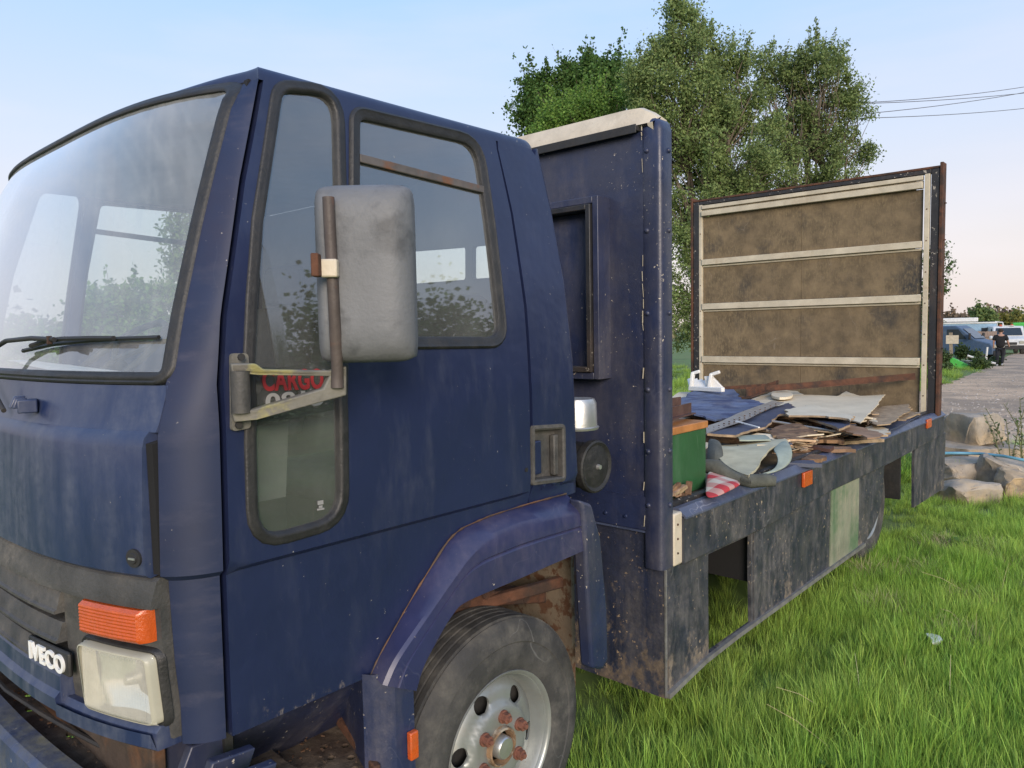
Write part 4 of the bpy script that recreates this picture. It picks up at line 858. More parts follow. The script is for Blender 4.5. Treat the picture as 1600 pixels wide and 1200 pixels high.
# band under the rail, lip rail, floor edge
for sd_ in (0, 1):
    X = mirb if sd_ else (lambda V: V)
    ys = np.linspace(2.735, 7.26, 30); V = []
    pf = [(.000, .0), (.016, .002), (.020, .010), (.020, 1.0), (.000, 1.0)]
    for y in ys:
        zb_ = skt(y)-.002; 
        V += [(XB-.02, y, zb_+.01), (XB+.010, y, zb_), (XB+.016, y, zb_+.006), (XB+.016+.003*math.sin(y*4), y, .86), (XB+.016, y, .925), (XB-.02, y, .935)]
    m_ = 6; Fc = [(i*m_+k, i*m_+(k+1) % m_, (i+1)*m_+(k+1) % m_, (i+1)*m_+k) for i in range(29) for k in range(m_)]+[list(range(m_)), list(range(29*m_, 30*m_))]
    bnd = obj('side_band', X(V), Fc, M['skirt'], T, smooth=30)
    V = []
    for y in ys: V += [(XB-.040, y, .952), (XB-.036, y, .958), (XB-.010, y, .957), (XB+.026, y, .926), (XB+.026, y, .918), (XB+.010, y, .922), (XB-.04, y, .94)]
    m_ = 7; Fc = [(i*m_+k, i*m_+(k+1) % m_, (i+1)*m_+(k+1) % m_, (i+1)*m_+k) for i in range(29) for k in range(m_)]+[list(range(m_)), list(range(29*m_, 30*m_))]
    obj('side_rail', X(V), Fc, M['rail'], T, smooth=20)
    V = []
    for y in ys: V += [(XB-.075, y, .940), (XB-.075, y, .972), (XB-.066, y, .974), (XB-.045, y, .970), (XB-.043, y, .94)]
    m_ = 5; Fc = [(i*m_+k, i*m_+(k+1) % m_, (i+1)*m_+(k+1) % m_, (i+1)*m_+k) for i in range(29) for k in range(m_)]+[list(range(m_)), list(range(29*m_, 30*m_))]
    obj('floor_edge', X(V), Fc, M['frame_black'], T, smooth=20)
    g = G().box(XB-.06, XB+.006, 2.672, 2.742, .728, .948); g.v = X(g.v); cp_ = g.out('corner_plate', M['cream'], T, bevel=.008)
    if not sd_:
        for z in (.90, .84, .78): G().tube([(XB+.004, 2.70, z), (XB+.010, 2.70, z)], [.006, .004], 8).out('screw', M['rust'], cp_, smooth=40)
        for p0, p1 in (((1253, 742), (1266, 756)), ((1447, 658), (1453, 667))):
            a, b = on(p0, 0, XB+.02), on(p1, 0, XB+.02); G().box(XB+.017, XB+.034, a[1], b[1], min(a[2], b[2])-.0, max(a[2], b[2])+.012).out('side_marker', M['amber'], bnd, bevel=.004)
for sd_ in (0, 1):          # metal edging under the skirt
    g = G(); ys = np.linspace(2.62, 5.15, 9)
    for a, b in zip(ys[:-1], ys[1:]): g.bar((XB+.004, a, skb(a)+.006), (XB+.004, b, skb(b)+.006), .022, .022)
    if sd_: g.v = mirb(g.v)
    g.out('skirt_edging', M['edging'], T)
G().box(-3.73, -1.60, 2.66, 7.02, .90, .95).out('load_floor', M['floor'] if 'floor' in M else M['ply'], T)
for sd_ in (0, 1):
    g = G().box(-1.531, -1.5235, YH+.008, YH+.016, .20, .73); g.v = mirb(g.v) if sd_ else g.v; g.out('corner_trim', M['edging'], T)
# inner locker behind the open hole, walls coloured black for its shade
G().box(-2.15, -2.13, 2.7, 5.1, .30, .90).out('locker_back', M['black'], T)
for y_, z_d in ((2.95, .60), (3.46, .45)): G().box(-2.13, -1.56, y_, y_+.02, z_d, .90).out('locker_divider', M['black'], T)
G().box(-1.80, -1.78, 5.58, 6.28, .50, .9).out('rear_opening_shade', M['black'], T)  # black sheet added so the wheel opening looks shaded inside
G().box(-2.1, -1.60, 6.26, 6.29, .35, .9).out('rear_mudflap', M['dark'], T)
G().box(-2.1, -1.56, 5.2, 6.3, .86, .90).out('rear_wheel_liner', M['dark'], T)
# ---- rear frame with its boarded panel
YR = 7.05
RF = G().box(-3.60, -1.72, YR+.012, YR+.03, .95, 2.99).out('rear_frame', M['ply'], T)
for x0, x1 in ((-1.598, -1.535), (-3.775, -3.712)):
    G().box(x0, x1, YR-.02, YR+.07, .93, 2.985).out('frame_post', M['frame_black'], RF, bevel=.006)
G().box(-1.533, -1.508, YR-.03, YR+.08, .93, 3.03).out('frame_flange', M['rust'], RF, bevel=.004)
G().box(-3.80, -3.777, YR-.03, YR+.08, .93, 3.03).out('frame_flange', M['rust'], RF, bevel=.004)
G().box(-3.775, -1.535, YR-.02, YR+.07, 2.987, 3.006).out('frame_top', M['rust'], RF, bevel=.003)
G().box(-3.71, -1.60, YR-.018, YR+.05, 2.952, 2.985).out('frame_top', M['frame_black'], RF, bevel=.003)
for x0, x1 in ((-1.645, -1.606), (-3.706, -3.674)):
    G().box(x0, x1, YR-.028, YR+.01, .95, 2.950).out('batten', M['batten'], RF, bevel=.003)
    for z in np.arange(1.1, 2.9, .26): G().tube([((x0+x1)/2, YR-.027, z), ((x0+x1)/2, YR-.032, z)], [.007, .004], 6).out('screw', M['rust'], RF)
for z0, z1 in ((2.905, 2.940), (2.345, 2.400), (1.895, 1.955), (1.358, 1.420)):
    G().box(-3.670, -1.658, YR-.040, YR+.011, z0, z1).out('batten', M['batten'], RF, bevel=.003)
    G().box(-3.670, -1.658, YR-.012, YR+.011, z0-.022, z0-.004).out('batten_ledge', M['batten'], RF, bevel=.002)
G().box(-3.670, -1.658, YR-.05, YR+.011, 2.835, 2.885).out('batten', M['batten'], RF, bevel=.003)
for z0, z1 in ((2.40, 2.83), (1.958, 2.342), (1.422, 1.892), (.955, 1.355)):
    for x0, x1 in ((-3.669, -2.675), (-2.673, -1.66)):
        G().box(x0, x1, YR-.001+random.uniform(-.001, .001), YR+.010, z0, z1).out('board', M['ply'], RF, bevel=.0015)
for z in np.arange(1.2, 3.0, .3): G().tube([(-1.507, YR+.03, z), (-1.492, YR+.03, z)], .006, 6).out('bolt', M['rust'], RF)
# ================================================================== GROUND, TRACK, GRASS
def gz(x, y): return -.0095*max(0, math.hypot(x, y)-8)
def gnd(p):
    z = 0
    for _ in range(12): P = on(p, 2, z); z = gz(P[0], P[1])
    return P
def W(px, py, depth):
    r = ray((px, py)); return CAM+r*depth/(r@FW)
M['soil'] = mat('grassy_soil', (.10, .17, .038), .95, var=.35, vscale=.8, second=(.13, .16, .05), second_scale=.5, second_lo=.45, second_hi=.65, dust=.3, dustcol=(.15, .12, .07), dscale=(1, 1, 1), bump=1, bscale=6)
M['gravel'] = mat('stony_track', (.52, .365, .235), .95, var=.25, vscale=.9, second=(.30, .22, .15), second_scale=.55, second_lo=.45, second_hi=.58, dust=.6, dustcol=(.46, .37, .28), dscale=(6, 6, 6), chips=2.0, chscale=9, chipcol=(.17, .14, .12), bump=2.5, bscale=14)
rad = [0, 2, 4, 6, 8, 10, 13, 17, 22, 30, 40, 60, 90, 140, 220, 400, 900]; V = [(0, 0, 0)]; Fc = []; n_ = 64
for r in rad[1:]:
    for k in range(n_): a = 2*PI*k/n_; x, y = r*math.cos(a), r*math.sin(a); V.append((x, y, gz(x, y) if r < 100 else gz(100, 0)))
Fc = [(0, 1+k, 1+(k+1) % n_) for k in range(n_)]+[(1+(i-1)*n_+k, 1+i*n_+k, 1+i*n_+(k+1) % n_, 1+(i-1)*n_+(k+1) % n_) for i in range(1, len(rad)-1) for k in range(n_)]
obj('ground', V, Fc, M['soil'], kind='structure', smooth=60)
tp = [gnd(p)[:2] for p in [(1440, 612), (1490, 596), (1545, 574), (1575, 556), (1600, 549)]]
near_ = [gnd(p)[:2] for p in [(1620, 690), (1560, 716), (1470, 735), (1430, 722)]]
far_ = tp[-1]; dirf = far_/np.linalg.norm(far_)
TRK = [tuple(q) for q in tp]+[tuple(far_+np.array((6., 40.))), tuple(far_+np.array((14., 38.))), tuple(near_[0]+np.array((9., 3.))), tuple(near_[0]+np.array((4., -.6)))]+[tuple(q) for q in near_]+[(-5.6, 12.2), (-7.2, 19)]
def wob(P, a, st_): 
    o = []
    for i, q in enumerate(dens(P, st_)): o.append((q[0]+a*math.sin(q[1]*1.9+i*1.3), q[1]+a*math.cos(q[0]*2.3+i)))
    return o
TRK2 = wob(TRK, .10, .8)
V, Fc = panel(TRK2, [], lambda u, v, h: (u, v, gz(u, v)+.012+.015*math.sin(u*1.3)*math.sin(v*.9)*0), 1.5); obj('track', V, Fc, M['gravel'], kind='structure', smooth=60)
# pebbles on the track
M['pebble'] = mat('pebble', (.34, .30, .26), .9, var=.4, vscale=3, island=.35)
g = G(); cnt = 0
while cnt < 1100:
    px, py = random.uniform(1470, 1640), 560+random.random()**.8*190; P = gnd((px, py))
    if not inpoly(P[0], P[1], TRK2): continue
    r = random.uniform(.012, .04); z = gz(P[0], P[1])+.012; ph = random.random()*6
    vv = [(P[0]+r*random.uniform(.7, 1.3)*math.cos(ph+a), P[1]+r*random.uniform(.7, 1.3)*math.sin(ph+a), z-.003) for a in (0, 1.26, 2.5, 3.77, 5.03)]+[(P[0]+random.uniform(-.3, .3)*r, P[1]+random.uniform(-.3, .3)*r, z+r*.6)]
    g.add(vv, [(i, (i+1) % 5, 5) for i in range(5)]); cnt += 1
g.out('track_pebbles', M['pebble'], kind='stuff')
# grass: tufts instanced on points
def grassmat(name, c, tip):
    m = mat(name, c, .55, var=.3, vscale=1, island=.35, trans=.30, spec=.25); return m
def gmat(name, base, tip, vari):
    m = bpy.data.materials.new(name); m.use_nodes = True; t = m.node_tree; N = t.nodes; L = t.links; b = N['Principled BSDF']; b.inputs['Roughness'].default_value = .5; b.inputs['Specular IOR Level'].default_value = .3
    at = N.new('ShaderNodeAttribute'); at.attribute_name = 'h'
    g = N.new('ShaderNodeNewGeometry'); nz = N.new('ShaderNodeTexNoise'); nz.inputs['Scale'].default_value = .8; nz.inputs['Detail'].default_value = 5; L.new(g.outputs['Position'], nz.inputs['Vector'])
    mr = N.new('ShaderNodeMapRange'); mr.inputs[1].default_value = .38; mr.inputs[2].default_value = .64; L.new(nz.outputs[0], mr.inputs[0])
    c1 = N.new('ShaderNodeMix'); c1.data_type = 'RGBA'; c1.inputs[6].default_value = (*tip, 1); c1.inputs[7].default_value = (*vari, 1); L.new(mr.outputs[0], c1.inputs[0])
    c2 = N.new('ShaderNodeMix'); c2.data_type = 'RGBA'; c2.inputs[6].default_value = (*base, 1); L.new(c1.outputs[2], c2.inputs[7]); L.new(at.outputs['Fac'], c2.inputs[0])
    hs = N.new('ShaderNodeHueSaturation'); L.new(c2.outputs[2], hs.inputs['Color']); r1 = N.new('ShaderNodeMapRange'); r1.inputs[3].default_value = .6; r1.inputs[4].default_value = 1.45; L.new(g.outputs['Random Per Island'], r1.inputs[0]); L.new(r1.outputs[0], hs.inputs['Value'])
    fr_ = N.new('ShaderNodeMath'); fr_.operation = 'FRACT'; ml = N.new('ShaderNodeMath'); ml.operation = 'MULTIPLY'; ml.inputs[1].default_value = 23.7; L.new(g.outputs['Random Per Island'], ml.inputs[0]); L.new(ml.outputs[0], fr_.inputs[0])
    r2 = N.new('ShaderNodeMapRange'); r2.inputs[3].default_value = .478; r2.inputs[4].default_value = .518; L.new(fr_.outputs[0], r2.inputs[0]); L.new(r2.outputs[0], hs.inputs['Hue'])
    L.new(hs.outputs[0], b.inputs['Base Color']); tr = N.new('ShaderNodeBsdfTranslucent'); L.new(hs.outputs[0], tr.inputs[0]); ms = N.new('ShaderNodeMixShader'); ms.inputs[0].default_value = .35
    L.new(b.outputs[0], ms.inputs[1]); L.new(tr.outputs[0], ms.inputs[2]); L.new(ms.outputs[0], N['Material Output'].inputs[0]); return m
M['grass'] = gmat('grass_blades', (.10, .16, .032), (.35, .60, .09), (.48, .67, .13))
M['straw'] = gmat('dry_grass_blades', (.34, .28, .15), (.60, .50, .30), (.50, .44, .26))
def tuft(nm, nb, rad_, hmin, hmax, wd, m, lean=.5, flat_=0):
    V = []; Fc = []; Hh = []
    for i in range(nb):
        a = random.random()*2*PI; r = rad_*math.sqrt(random.random()); x, y = r*math.cos(a), r*math.sin(a); L_ = random.uniform(hmin, hmax)
        la = a+random.uniform(-1.2, 1.2); ln = random.uniform(.05, lean)+.35*r/rad_*lean; bend = random.uniform(.2, 1.2)
        if flat_: ln = random.uniform(.9, 1.4)
        w0 = wd*random.uniform(.6, 1.25); pa = la+PI/2+random.uniform(-.7, .7); n0 = len(V); th = ln*.35; p = np.array((x, y, -.01))
        for k in range(5):
            t = k/4; wk = w0*(1-t**1.6)*(.75+.25*(t > 0)); sdv = np.array((math.cos(pa), math.sin(pa), 0))*wk*.5
            if k == 4: V.append(tuple(p)); Hh.append(1)
            else: V += [tuple(p-sdv), tuple(p+sdv)]; Hh += [t, t]
            ang = th+bend*t*ln; p = p+np.array((math.sin(ang)*math.cos(la), math.sin(ang)*math.sin(la), math.cos(ang)))*L_/4
        for k in range(3): Fc.append((n0+2*k, n0+2*k+1, n0+2*k+3, n0+2*k+2))
        Fc.append((n0+6, n0+7, n0+8))
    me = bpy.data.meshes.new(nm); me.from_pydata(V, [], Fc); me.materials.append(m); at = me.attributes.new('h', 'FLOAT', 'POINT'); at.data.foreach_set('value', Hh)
    me.polygons.foreach_set('use_smooth', [True]*len(Fc))
    return bpy.data.objects.new(nm, me)
gc = bpy.data.collections.new('grass_tufts')
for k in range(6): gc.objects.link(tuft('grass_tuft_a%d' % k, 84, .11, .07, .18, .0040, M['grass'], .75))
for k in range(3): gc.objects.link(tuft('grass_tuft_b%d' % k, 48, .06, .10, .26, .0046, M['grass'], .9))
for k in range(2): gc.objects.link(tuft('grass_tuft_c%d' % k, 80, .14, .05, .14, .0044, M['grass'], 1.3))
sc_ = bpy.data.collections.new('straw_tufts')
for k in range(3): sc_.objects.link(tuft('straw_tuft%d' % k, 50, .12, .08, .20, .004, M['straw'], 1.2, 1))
def scatter(name, P, rot, scl, idx, coll, label=None):
    me = bpy.data.meshes.new(name); me.from_pydata(P, [], [])
    for nm, ty, dat, key in (('rot', 'FLOAT_VECTOR', np.array(rot, float).ravel(), 'vector'), ('scl', 'FLOAT_VECTOR', np.array(scl, float).ravel(), 'vector'), ('idx', 'INT', np.array(idx), 'value')):
        at = me.attributes.new(nm, ty, 'POINT'); at.data.foreach_set(key, dat)
    o = bpy.data.objects.new(name, me); COL.objects.link(o); o['kind'] = 'stuff'
    ng = bpy.data.node_groups.new(name, 'GeometryNodeTree'); ng.interface.new_socket('Geometry', in_out='INPUT', socket_type='NodeSocketGeometry'); ng.interface.new_socket('Geometry', in_out='OUTPUT', socket_type='NodeSocketGeometry')
    N = ng.nodes; L = ng.links; gi = N.new('NodeGroupInput'); go = N.new('NodeGroupOutput'); ip_ = N.new('GeometryNodeInstanceOnPoints'); ci = N.new('GeometryNodeCollectionInfo'); ci.inputs['Collection'].default_value = coll; ci.inputs['Separate Children'].default_value = True; ci.inputs['Reset Children'].default_value = True
    L.new(gi.outputs[0], ip_.inputs['Points']); L.new(ci.outputs[0], ip_.inputs['Instance']); ip_.inputs['Pick Instance'].default_value = True
    for nm, ty, sk in (('rot', 'FLOAT_VECTOR', 'Rotation'), ('scl', 'FLOAT_VECTOR', 'Scale'), ('idx', 'INT', 'Instance Index')):
        na = N.new('GeometryNodeInputNamedAttribute'); na.data_type = ty; na.inputs['Name'].default_value = nm; L.new(na.outputs[0], ip_.inputs[sk])
    L.new(ip_.outputs[0], go.inputs[0]); md = o.modifiers.new('scatter', 'NODES'); md.node_group = ng; return o
from mathutils import noise as mnoise
P = []; R_ = []; Sc = []; Ix = []; SP_ = []; SR_ = []; SS_ = []; SI_ = []
straw_c = [gnd(p)[:2] for p in [(1395, 958), (1520, 940), (1445, 902), (1590, 925), (1575, 890), (1370, 905), (1500, 1010), (1545, 870), (1480, 860)]]
def d2(x, y): return math.hypot(x, y)
def near_stone(x, y): return inpoly(x, y, STZ)
STZ = [tuple(gnd(p)[:2]) for p in [(1465, 690), (1470, 786), (1560, 782), (1660, 768), (1660, 690)]]
def put(x, y, s_):
    z = gz(x, y); n = mnoise.noise(Vector((x*1.1, y*1.1, 0)))
    dd = min(math.hypot(x-c[0], (y-c[1])*.8) for c in straw_c)
    if dd < .04+.08*random.random():
        SP_.append((x, y, z)); SR_.append((random.uniform(-.2, .2), random.uniform(-.2, .2), random.random()*6.28)); k = random.uniform(.7, 1.1); SS_.append((k, k, k*.8)); SI_.append(random.randrange(3))
        if random.random() < .6: return
    if x < -1.15 and y > 2.4: s_ *= .72
    if d2(x, y) > 5.5: s_ *= .88
    if near_stone(x, y):
        if random.random() < .6: return
        s_ *= .42
    P.append((x, y, z)); R_.append((random.uniform(-.22, .22), random.uniform(-.22, .22), random.random()*6.28))
    k = s_*random.uniform(.75, 1.15)*(1+.25*n); Sc.append((k, k, k*(1+.30*n))); r = random.random(); Ix.append(random.randrange(6) if r < .58 else 6+random.randrange(3) if r < .80 else 9+random.randrange(2))
for _ in range(21000):
    x, y = random.uniform(-8.5, 4.5), random.uniform(-.3, 14.5); d_ = math.hypot(x, y)
    if d_ < .9: continue
    if random.random() > (1 if d_ < 5.5 else .85): continue
    if inpoly(x, y, TRK2): continue
    px_ = np.array(RC@np.array((x, y, -CZ)));
    if px_[2] > 0: continue
    if abs(px_[0]/px_[2]) > .85: continue
    if x < -1.6 and x > -3.7 and y < 7.2 and random.random() < .35: continue
    edge = .8 if d_ < 10 else .9
    put(x, y, (.86 if d_ < 5 else .95 if d_ < 9 else .9))
for _ in range(5200):      # extra along the side of the lorry and close to the camera
    x, y = random.uniform(-1.7, 2.2), random.uniform(1.4, 7.5); put(x, y, .85)
scatter('grass', P, R_, Sc, Ix, gc); scatter('dry_grass', SP_, SR_, SS_, SI_, sc_)
# rough verge further off
P = []; R_ = []; Sc = []; Ix = []
for _ in range(9000):
    a = random.uniform(PI/2-.35, PI+.15); d_ = 9+random.random()**1.4*32; x, y = d_*math.cos(a), d_*math.sin(a)
    if inpoly(x, y, TRK2): continue
    P.append((x, y, gz(x, y))); R_.append((0, 0, random.random()*6.28)); k = random.uniform(1.2, 2.4); Sc.append((k, k, k*.8)); Ix.append(random.randrange(11))
scatter('verge_grass', P, R_, Sc, Ix, gc)
# ================================================================== TREES
def leafmat(name, c, isl=.40, tr=.42): return mat(name, c, .6, var=.25, vscale=.6, island=isl, trans=tr, spec=.25, detail=3)
M['bark'] = mat('grey_bark', (.13, .105, .08), .9, var=.4, vscale=6, bump=1, bscale=20)
def leaves(cents, rads, n, size, up=.0, elong=2.0, droop=0):
    cents = np.array(cents); rads = np.array(rads); w8 = (rads.prod(1))**.72; k = rng.choice(len(cents), n, p=w8/w8.sum())
    p = cents[k]+rng.normal(size=(n, 3))*rads[k]*.5
    d = rng.normal(size=(n, 3)); d[:, 2] += up; d /= np.linalg.norm(d, axis=1)[:, None]
    e = rng.normal(size=(n, 3)); e -= (e*d).sum(1)[:, None]*d; e /= np.linalg.norm(e, axis=1)[:, None]
    s = size*rng.uniform(.6, 1.3, n)[:, None]; a, b = d*s*elong/2, e*s/2
    V = np.stack([p-a, p+b, p+a, p-b], 1).reshape(-1, 3); Fc = np.arange(4*n).reshape(-1, 4)
    return V, Fc
def fastmesh(name, V, Fc, m, parent):
    me = bpy.data.meshes.new(name); o0 = Vector((0, 0, 0)); q = parent
    while q is not None: o0 = o0+q.location; q = q.parent
    V = V-np.array(o0); n = len(Fc); me.vertices.add(len(V)); me.vertices.foreach_set('co', V.astype(np.float32).ravel()); me.loops.add(4*n); me.loops.foreach_set('vertex_index', Fc.astype(np.int32).ravel())
    me.polygons.add(n); me.polygons.foreach_set('loop_start', np.arange(0, 4*n, 4, dtype=np.int32)); me.update(calc_edges=True); me.validate(); me.materials.append(m)
    o = bpy.data.objects.new(name, me); COL.objects.link(o); o.parent = parent; return o
def tree(name, label, base, blobs, lm, nleaf, size, trunk_r=.15, ntw=60, clus=.5, elong=2, lean=(0, 0), cat='tree', group=None, spikes=0, fork=3):
    """blobs: (centre, (rx, ry, rz), weight)"""
    base = np.array(base, float); t = empty(name, tuple(base), label, cat, group)
    top = max(b[0][2]+b[1][2]*.3 for b in blobs); cx_ = np.mean([b[0] for b in blobs], 0)
    hub = np.array((cx_[0], cx_[1], base[2]+(top-base[2])*.35)); g = G()
    pts = [base, base*.6+hub*.4+np.array((.1, .05, 0)), hub]; g.tube(pts, [trunk_r, trunk_r*.85, trunk_r*.7], 8)
    cents = []; rads = []; tot = sum(b[2] for b in blobs)
    for c, r, wgt in blobs:
        c = np.array(c); r = np.array(r); k = max(3, int(ntw*1.6*wgt/tot)); mid = hub*.35+c*.65+np.array((0, 0, -r[2]*.2)); g.tube([hub, hub*.6+mid*.4+rng.normal(size=3)*.15, mid], [trunk_r*.55, trunk_r*.4, trunk_r*.25], 6)
        for _ in range(k):
            d = rng.normal(size=3); d /= np.linalg.norm(d); q = c+d*r*rng.uniform(.35, 1)**.6
            cents.append(q); rads.append(np.array((clus, clus, clus*.8))*rng.uniform(.6, 1.3))
            g.tube([mid, mid*.5+q*.5+rng.normal(size=3)*.12*np.linalg.norm(q-mid), q], [trunk_r*.18, trunk_r*.10, .006], 4, False)
        for _ in range(int(spikes*wgt/tot)):
            d = rng.normal(size=3); d[2] = abs(d[2])+.8; d /= np.linalg.norm(d); q0 = c+d*r*.85; dd = d*np.array((.6, .6, 1)); 
            L_ = rng.uniform(.5, 1.2)*clus*2.4
            for j in range(7): cents.append(q0+dd*L_*j/6+rng.normal(size=3)*.10*clus); rads.append(np.array((.36, .36, .46))*clus*(1.25-.13*j)*rng.uniform(.7, 1.2))
            g.tube([c+d*r*.5, q0, q0+dd*L_], [.02, .012, .004], 3, False)
    g.out('trunk', M['bark'], t, smooth=60)
    V, Fc = leaves(cents, rads, nleaf, size, .1, elong); fastmesh('crown', V, Fc, lm, t); return t
M['leaf_silver'] = leafmat('silver_green_leaves', (.200, .265, .095)); M['leaf_right'] = leafmat('grey_green_leaves', (.180, .240, .085)); M['leaf_dark'] = leafmat('dark_oak_leaves', (.080, .150, .038)); M['leaf_light'] = leafmat('fresh_green_leaves', (.150, .255, .052))
def B(px, py, rx, ry, depth, wgt=1, rd=None):
    c = W(px, py, depth); k = depth/F; return (c, (rx*k, (rd or rx)*k, ry*k), wgt)
def foot(px, depth): c = W(px, 560, depth); return (c[0], c[1], gz(c[0], c[1]))
tree('willow_tree', 'tall silver green tree with an airy pointed top, directly behind the headboard post', foot(1120, 27), [B(1065, 160, 78, 100, 27, 3), B(1060, 60, 40, 55, 27, 1.0), B(1140, 150, 55, 75, 27, 1.3), B(1150, 240, 90, 80, 27, 2.4), B(1100, 340, 85, 100, 27, 2.6), B(1010, 130, 30, 40, 27, .5), B(1090, 480, 60, 80, 27, 1.6), B(1180, 330, 80, 70, 28, 1.6), B(1020, 230, 45, 60, 28, 1)], M['leaf_silver'], 125000, .058, .22, 250, .46, 2.0, spikes=70)
tree('birch_tree', 'rounder grey green tree with gaps, growing around the brown pole right of the tallest tree', foot(1230, 29), [B(1275, 140, 62, 72, 29, 2.2), B(1225, 170, 50, 75, 29, 1.5), B(1300, 190, 55, 55, 29, 1.1), B(1340, 238, 26, 25, 29, .35), B(1240, 260, 80, 50, 29, 1.5), B(1200, 110, 30, 40, 29, .4), B(1310, 285, 40, 30, 29, .5), B(1330, 150, 18, 30, 29, .25)], M['leaf_right'], 44000, .058, .18, 150, .38, 2.0, spikes=46)
tree('oak_tree', 'dark green broad tree furthest left, above the rear of the cab', foot(900, 38), [B(855, 160, 38, 45, 38, 1.2), B(910, 130, 45, 36, 38, 1.3), B(955, 135, 40, 40, 38, 1.2), B(835, 205, 25, 40, 38, .7), B(940, 190, 60, 50, 38, 1), B(870, 300, 60, 100, 38, 1)], M['leaf_dark'], 42000, .12, .3, 110, .70, 1.3, spikes=30)
tree('hawthorn_bush', 'bright green leafy bush in front of the dark oak, above the headboard', foot(900, 31), [B(885, 195, 52, 38, 31, 1.5), B(930, 185, 40, 42, 31, 1.2), B(985, 190, 45, 60, 31, 1), B(940, 300, 90, 80, 31, 1.3)], M['leaf_light'], 34000, .08, .2, 110, .50, 1.4, cat='bush', spikes=36)
tree('thorn_bush', 'thin dark bush peeping out right beside the rear frame post', foot(1450, 25), [B(1462, 430, 22, 55, 25, 1), B(1445, 500, 22, 70, 25, 1)], M['leaf_dark'], 3500, .05, .06, 50, .22, 2, cat='bush', spikes=10)
for k, (px_, py_, rx_, ry_, dp_, lb) in enumerate([(185, 500, 70, 60, 19, 'left hand bush seen hazily through the windscreen'), (262, 495, 50, 70, 20, 'taller bush seen through the windscreen beside its pillar'), (60, 545, 60, 30, 24, 'low bush seen through the windscreen at the far left')]):
    tree('hedge_bush', lb, foot(px_, dp_), [B(px_, py_, rx_, ry_*.7, dp_, 1), B(px_, 560, rx_, 40, dp_, 1)], M['leaf_light'], 9000, .09, .1, 60, .4, 1.6, cat='bush', group='bushes beyond the cab', spikes=14)
tree('poplar_tree', 'leafy branch of a tree seen through the far side window of the cab', foot(292, 17), [B(286, 380, 26, 60, 17, 1)], M['leaf_right'], 2600, .06, .08, 34, .3, 2, spikes=5)
# belts of wood too far off to tell the trees apart
M['leaf_far'] = leafmat('far_wood_leaves', (.16, .15, .085), .4, .2); M['leaf_brown'] = leafmat('far_brown_leaves', (.17, .125, .085), .4, .2)
def belt(name, A, B_, h, dep_, n, m, size, lump=6):
    A = np.array(A); B_ = np.array(B_); L_ = np.linalg.norm(B_-A); k = max(3, int(L_/lump)); cents = []; rads = []
    for i in range(k*3):
        t = rng.random(); q = A+(B_-A)*t; hh = h*rng.uniform(.55, 1.0); z0 = gz(q[0], q[1]) if np.linalg.norm(q) < 100 else gz(100, 0)
        for j in range(3): cents.append((q[0]+rng.normal()*dep_, q[1]+rng.normal()*dep_, z0+hh*(j+.5)/3.4)); rads.append((lump*.5, lump*.5, h*.22))
    V, Fc = leaves(cents, rads, n, size, 0, 1.2); o = fastmesh(name, V, Fc, m, None); o['kind'] = 'stuff'; return o
belt('distant_wood', (-170, 30), (-60, 175), 7.5, 3, 14000, M['leaf_far'], .8)
belt('distant_wood', (-60, 175), (60, 200), 7.0, 3, 12000, M['leaf_brown'], .8)
belt('tree_belt', (32, 6), (40, 100), 15.5, 2.0, 90000, M['leaf_dark'], .38, 4)  # unseen trees, height and distance shaped for their reflection in the side glass
belt('tree_belt', (-60, 20), (-110, -40), 6, 2, 7000, M['leaf_far'], .6, 4)
def far_tree(lb, px_, py_, rx_, ry_, dp_, m, n, name='field_tree'):
    tree(name, lb, foot(px_, dp_), [B(px_, py_, rx_, ry_, dp_, 1), B(px_+rx_*.3, py_+ry_*.5, rx_*.8, ry_*.6, dp_, .6)], m, n, dp_*.0028, .15, 26, rx_*dp_/F*.38, 1.3, spikes=8, group='trees at the far end of the track')
M['leaf_yellow'] = leafmat('yellow_green_leaves', (.22, .21, .055), .35)
far_tree('feathery green tree above the lorry roof, middle of the far trees', 1533, 496, 20, 12, 75, M['leaf_right'], 2600)
far_tree('rounded yellow green tree right of the feathery one, behind the white van', 1580, 506, 26, 12, 78, M['leaf_yellow'], 3000)
far_tree('low brownish tree next to the rear frame post, leftmost of the far trees', 1492, 502, 24, 8, 90, M['leaf_brown'], 1800)
far_tree('dark green tree cut by the right edge, beyond the yellow green one', 1592, 497, 16, 7, 110, M['leaf_dark'], 1200)
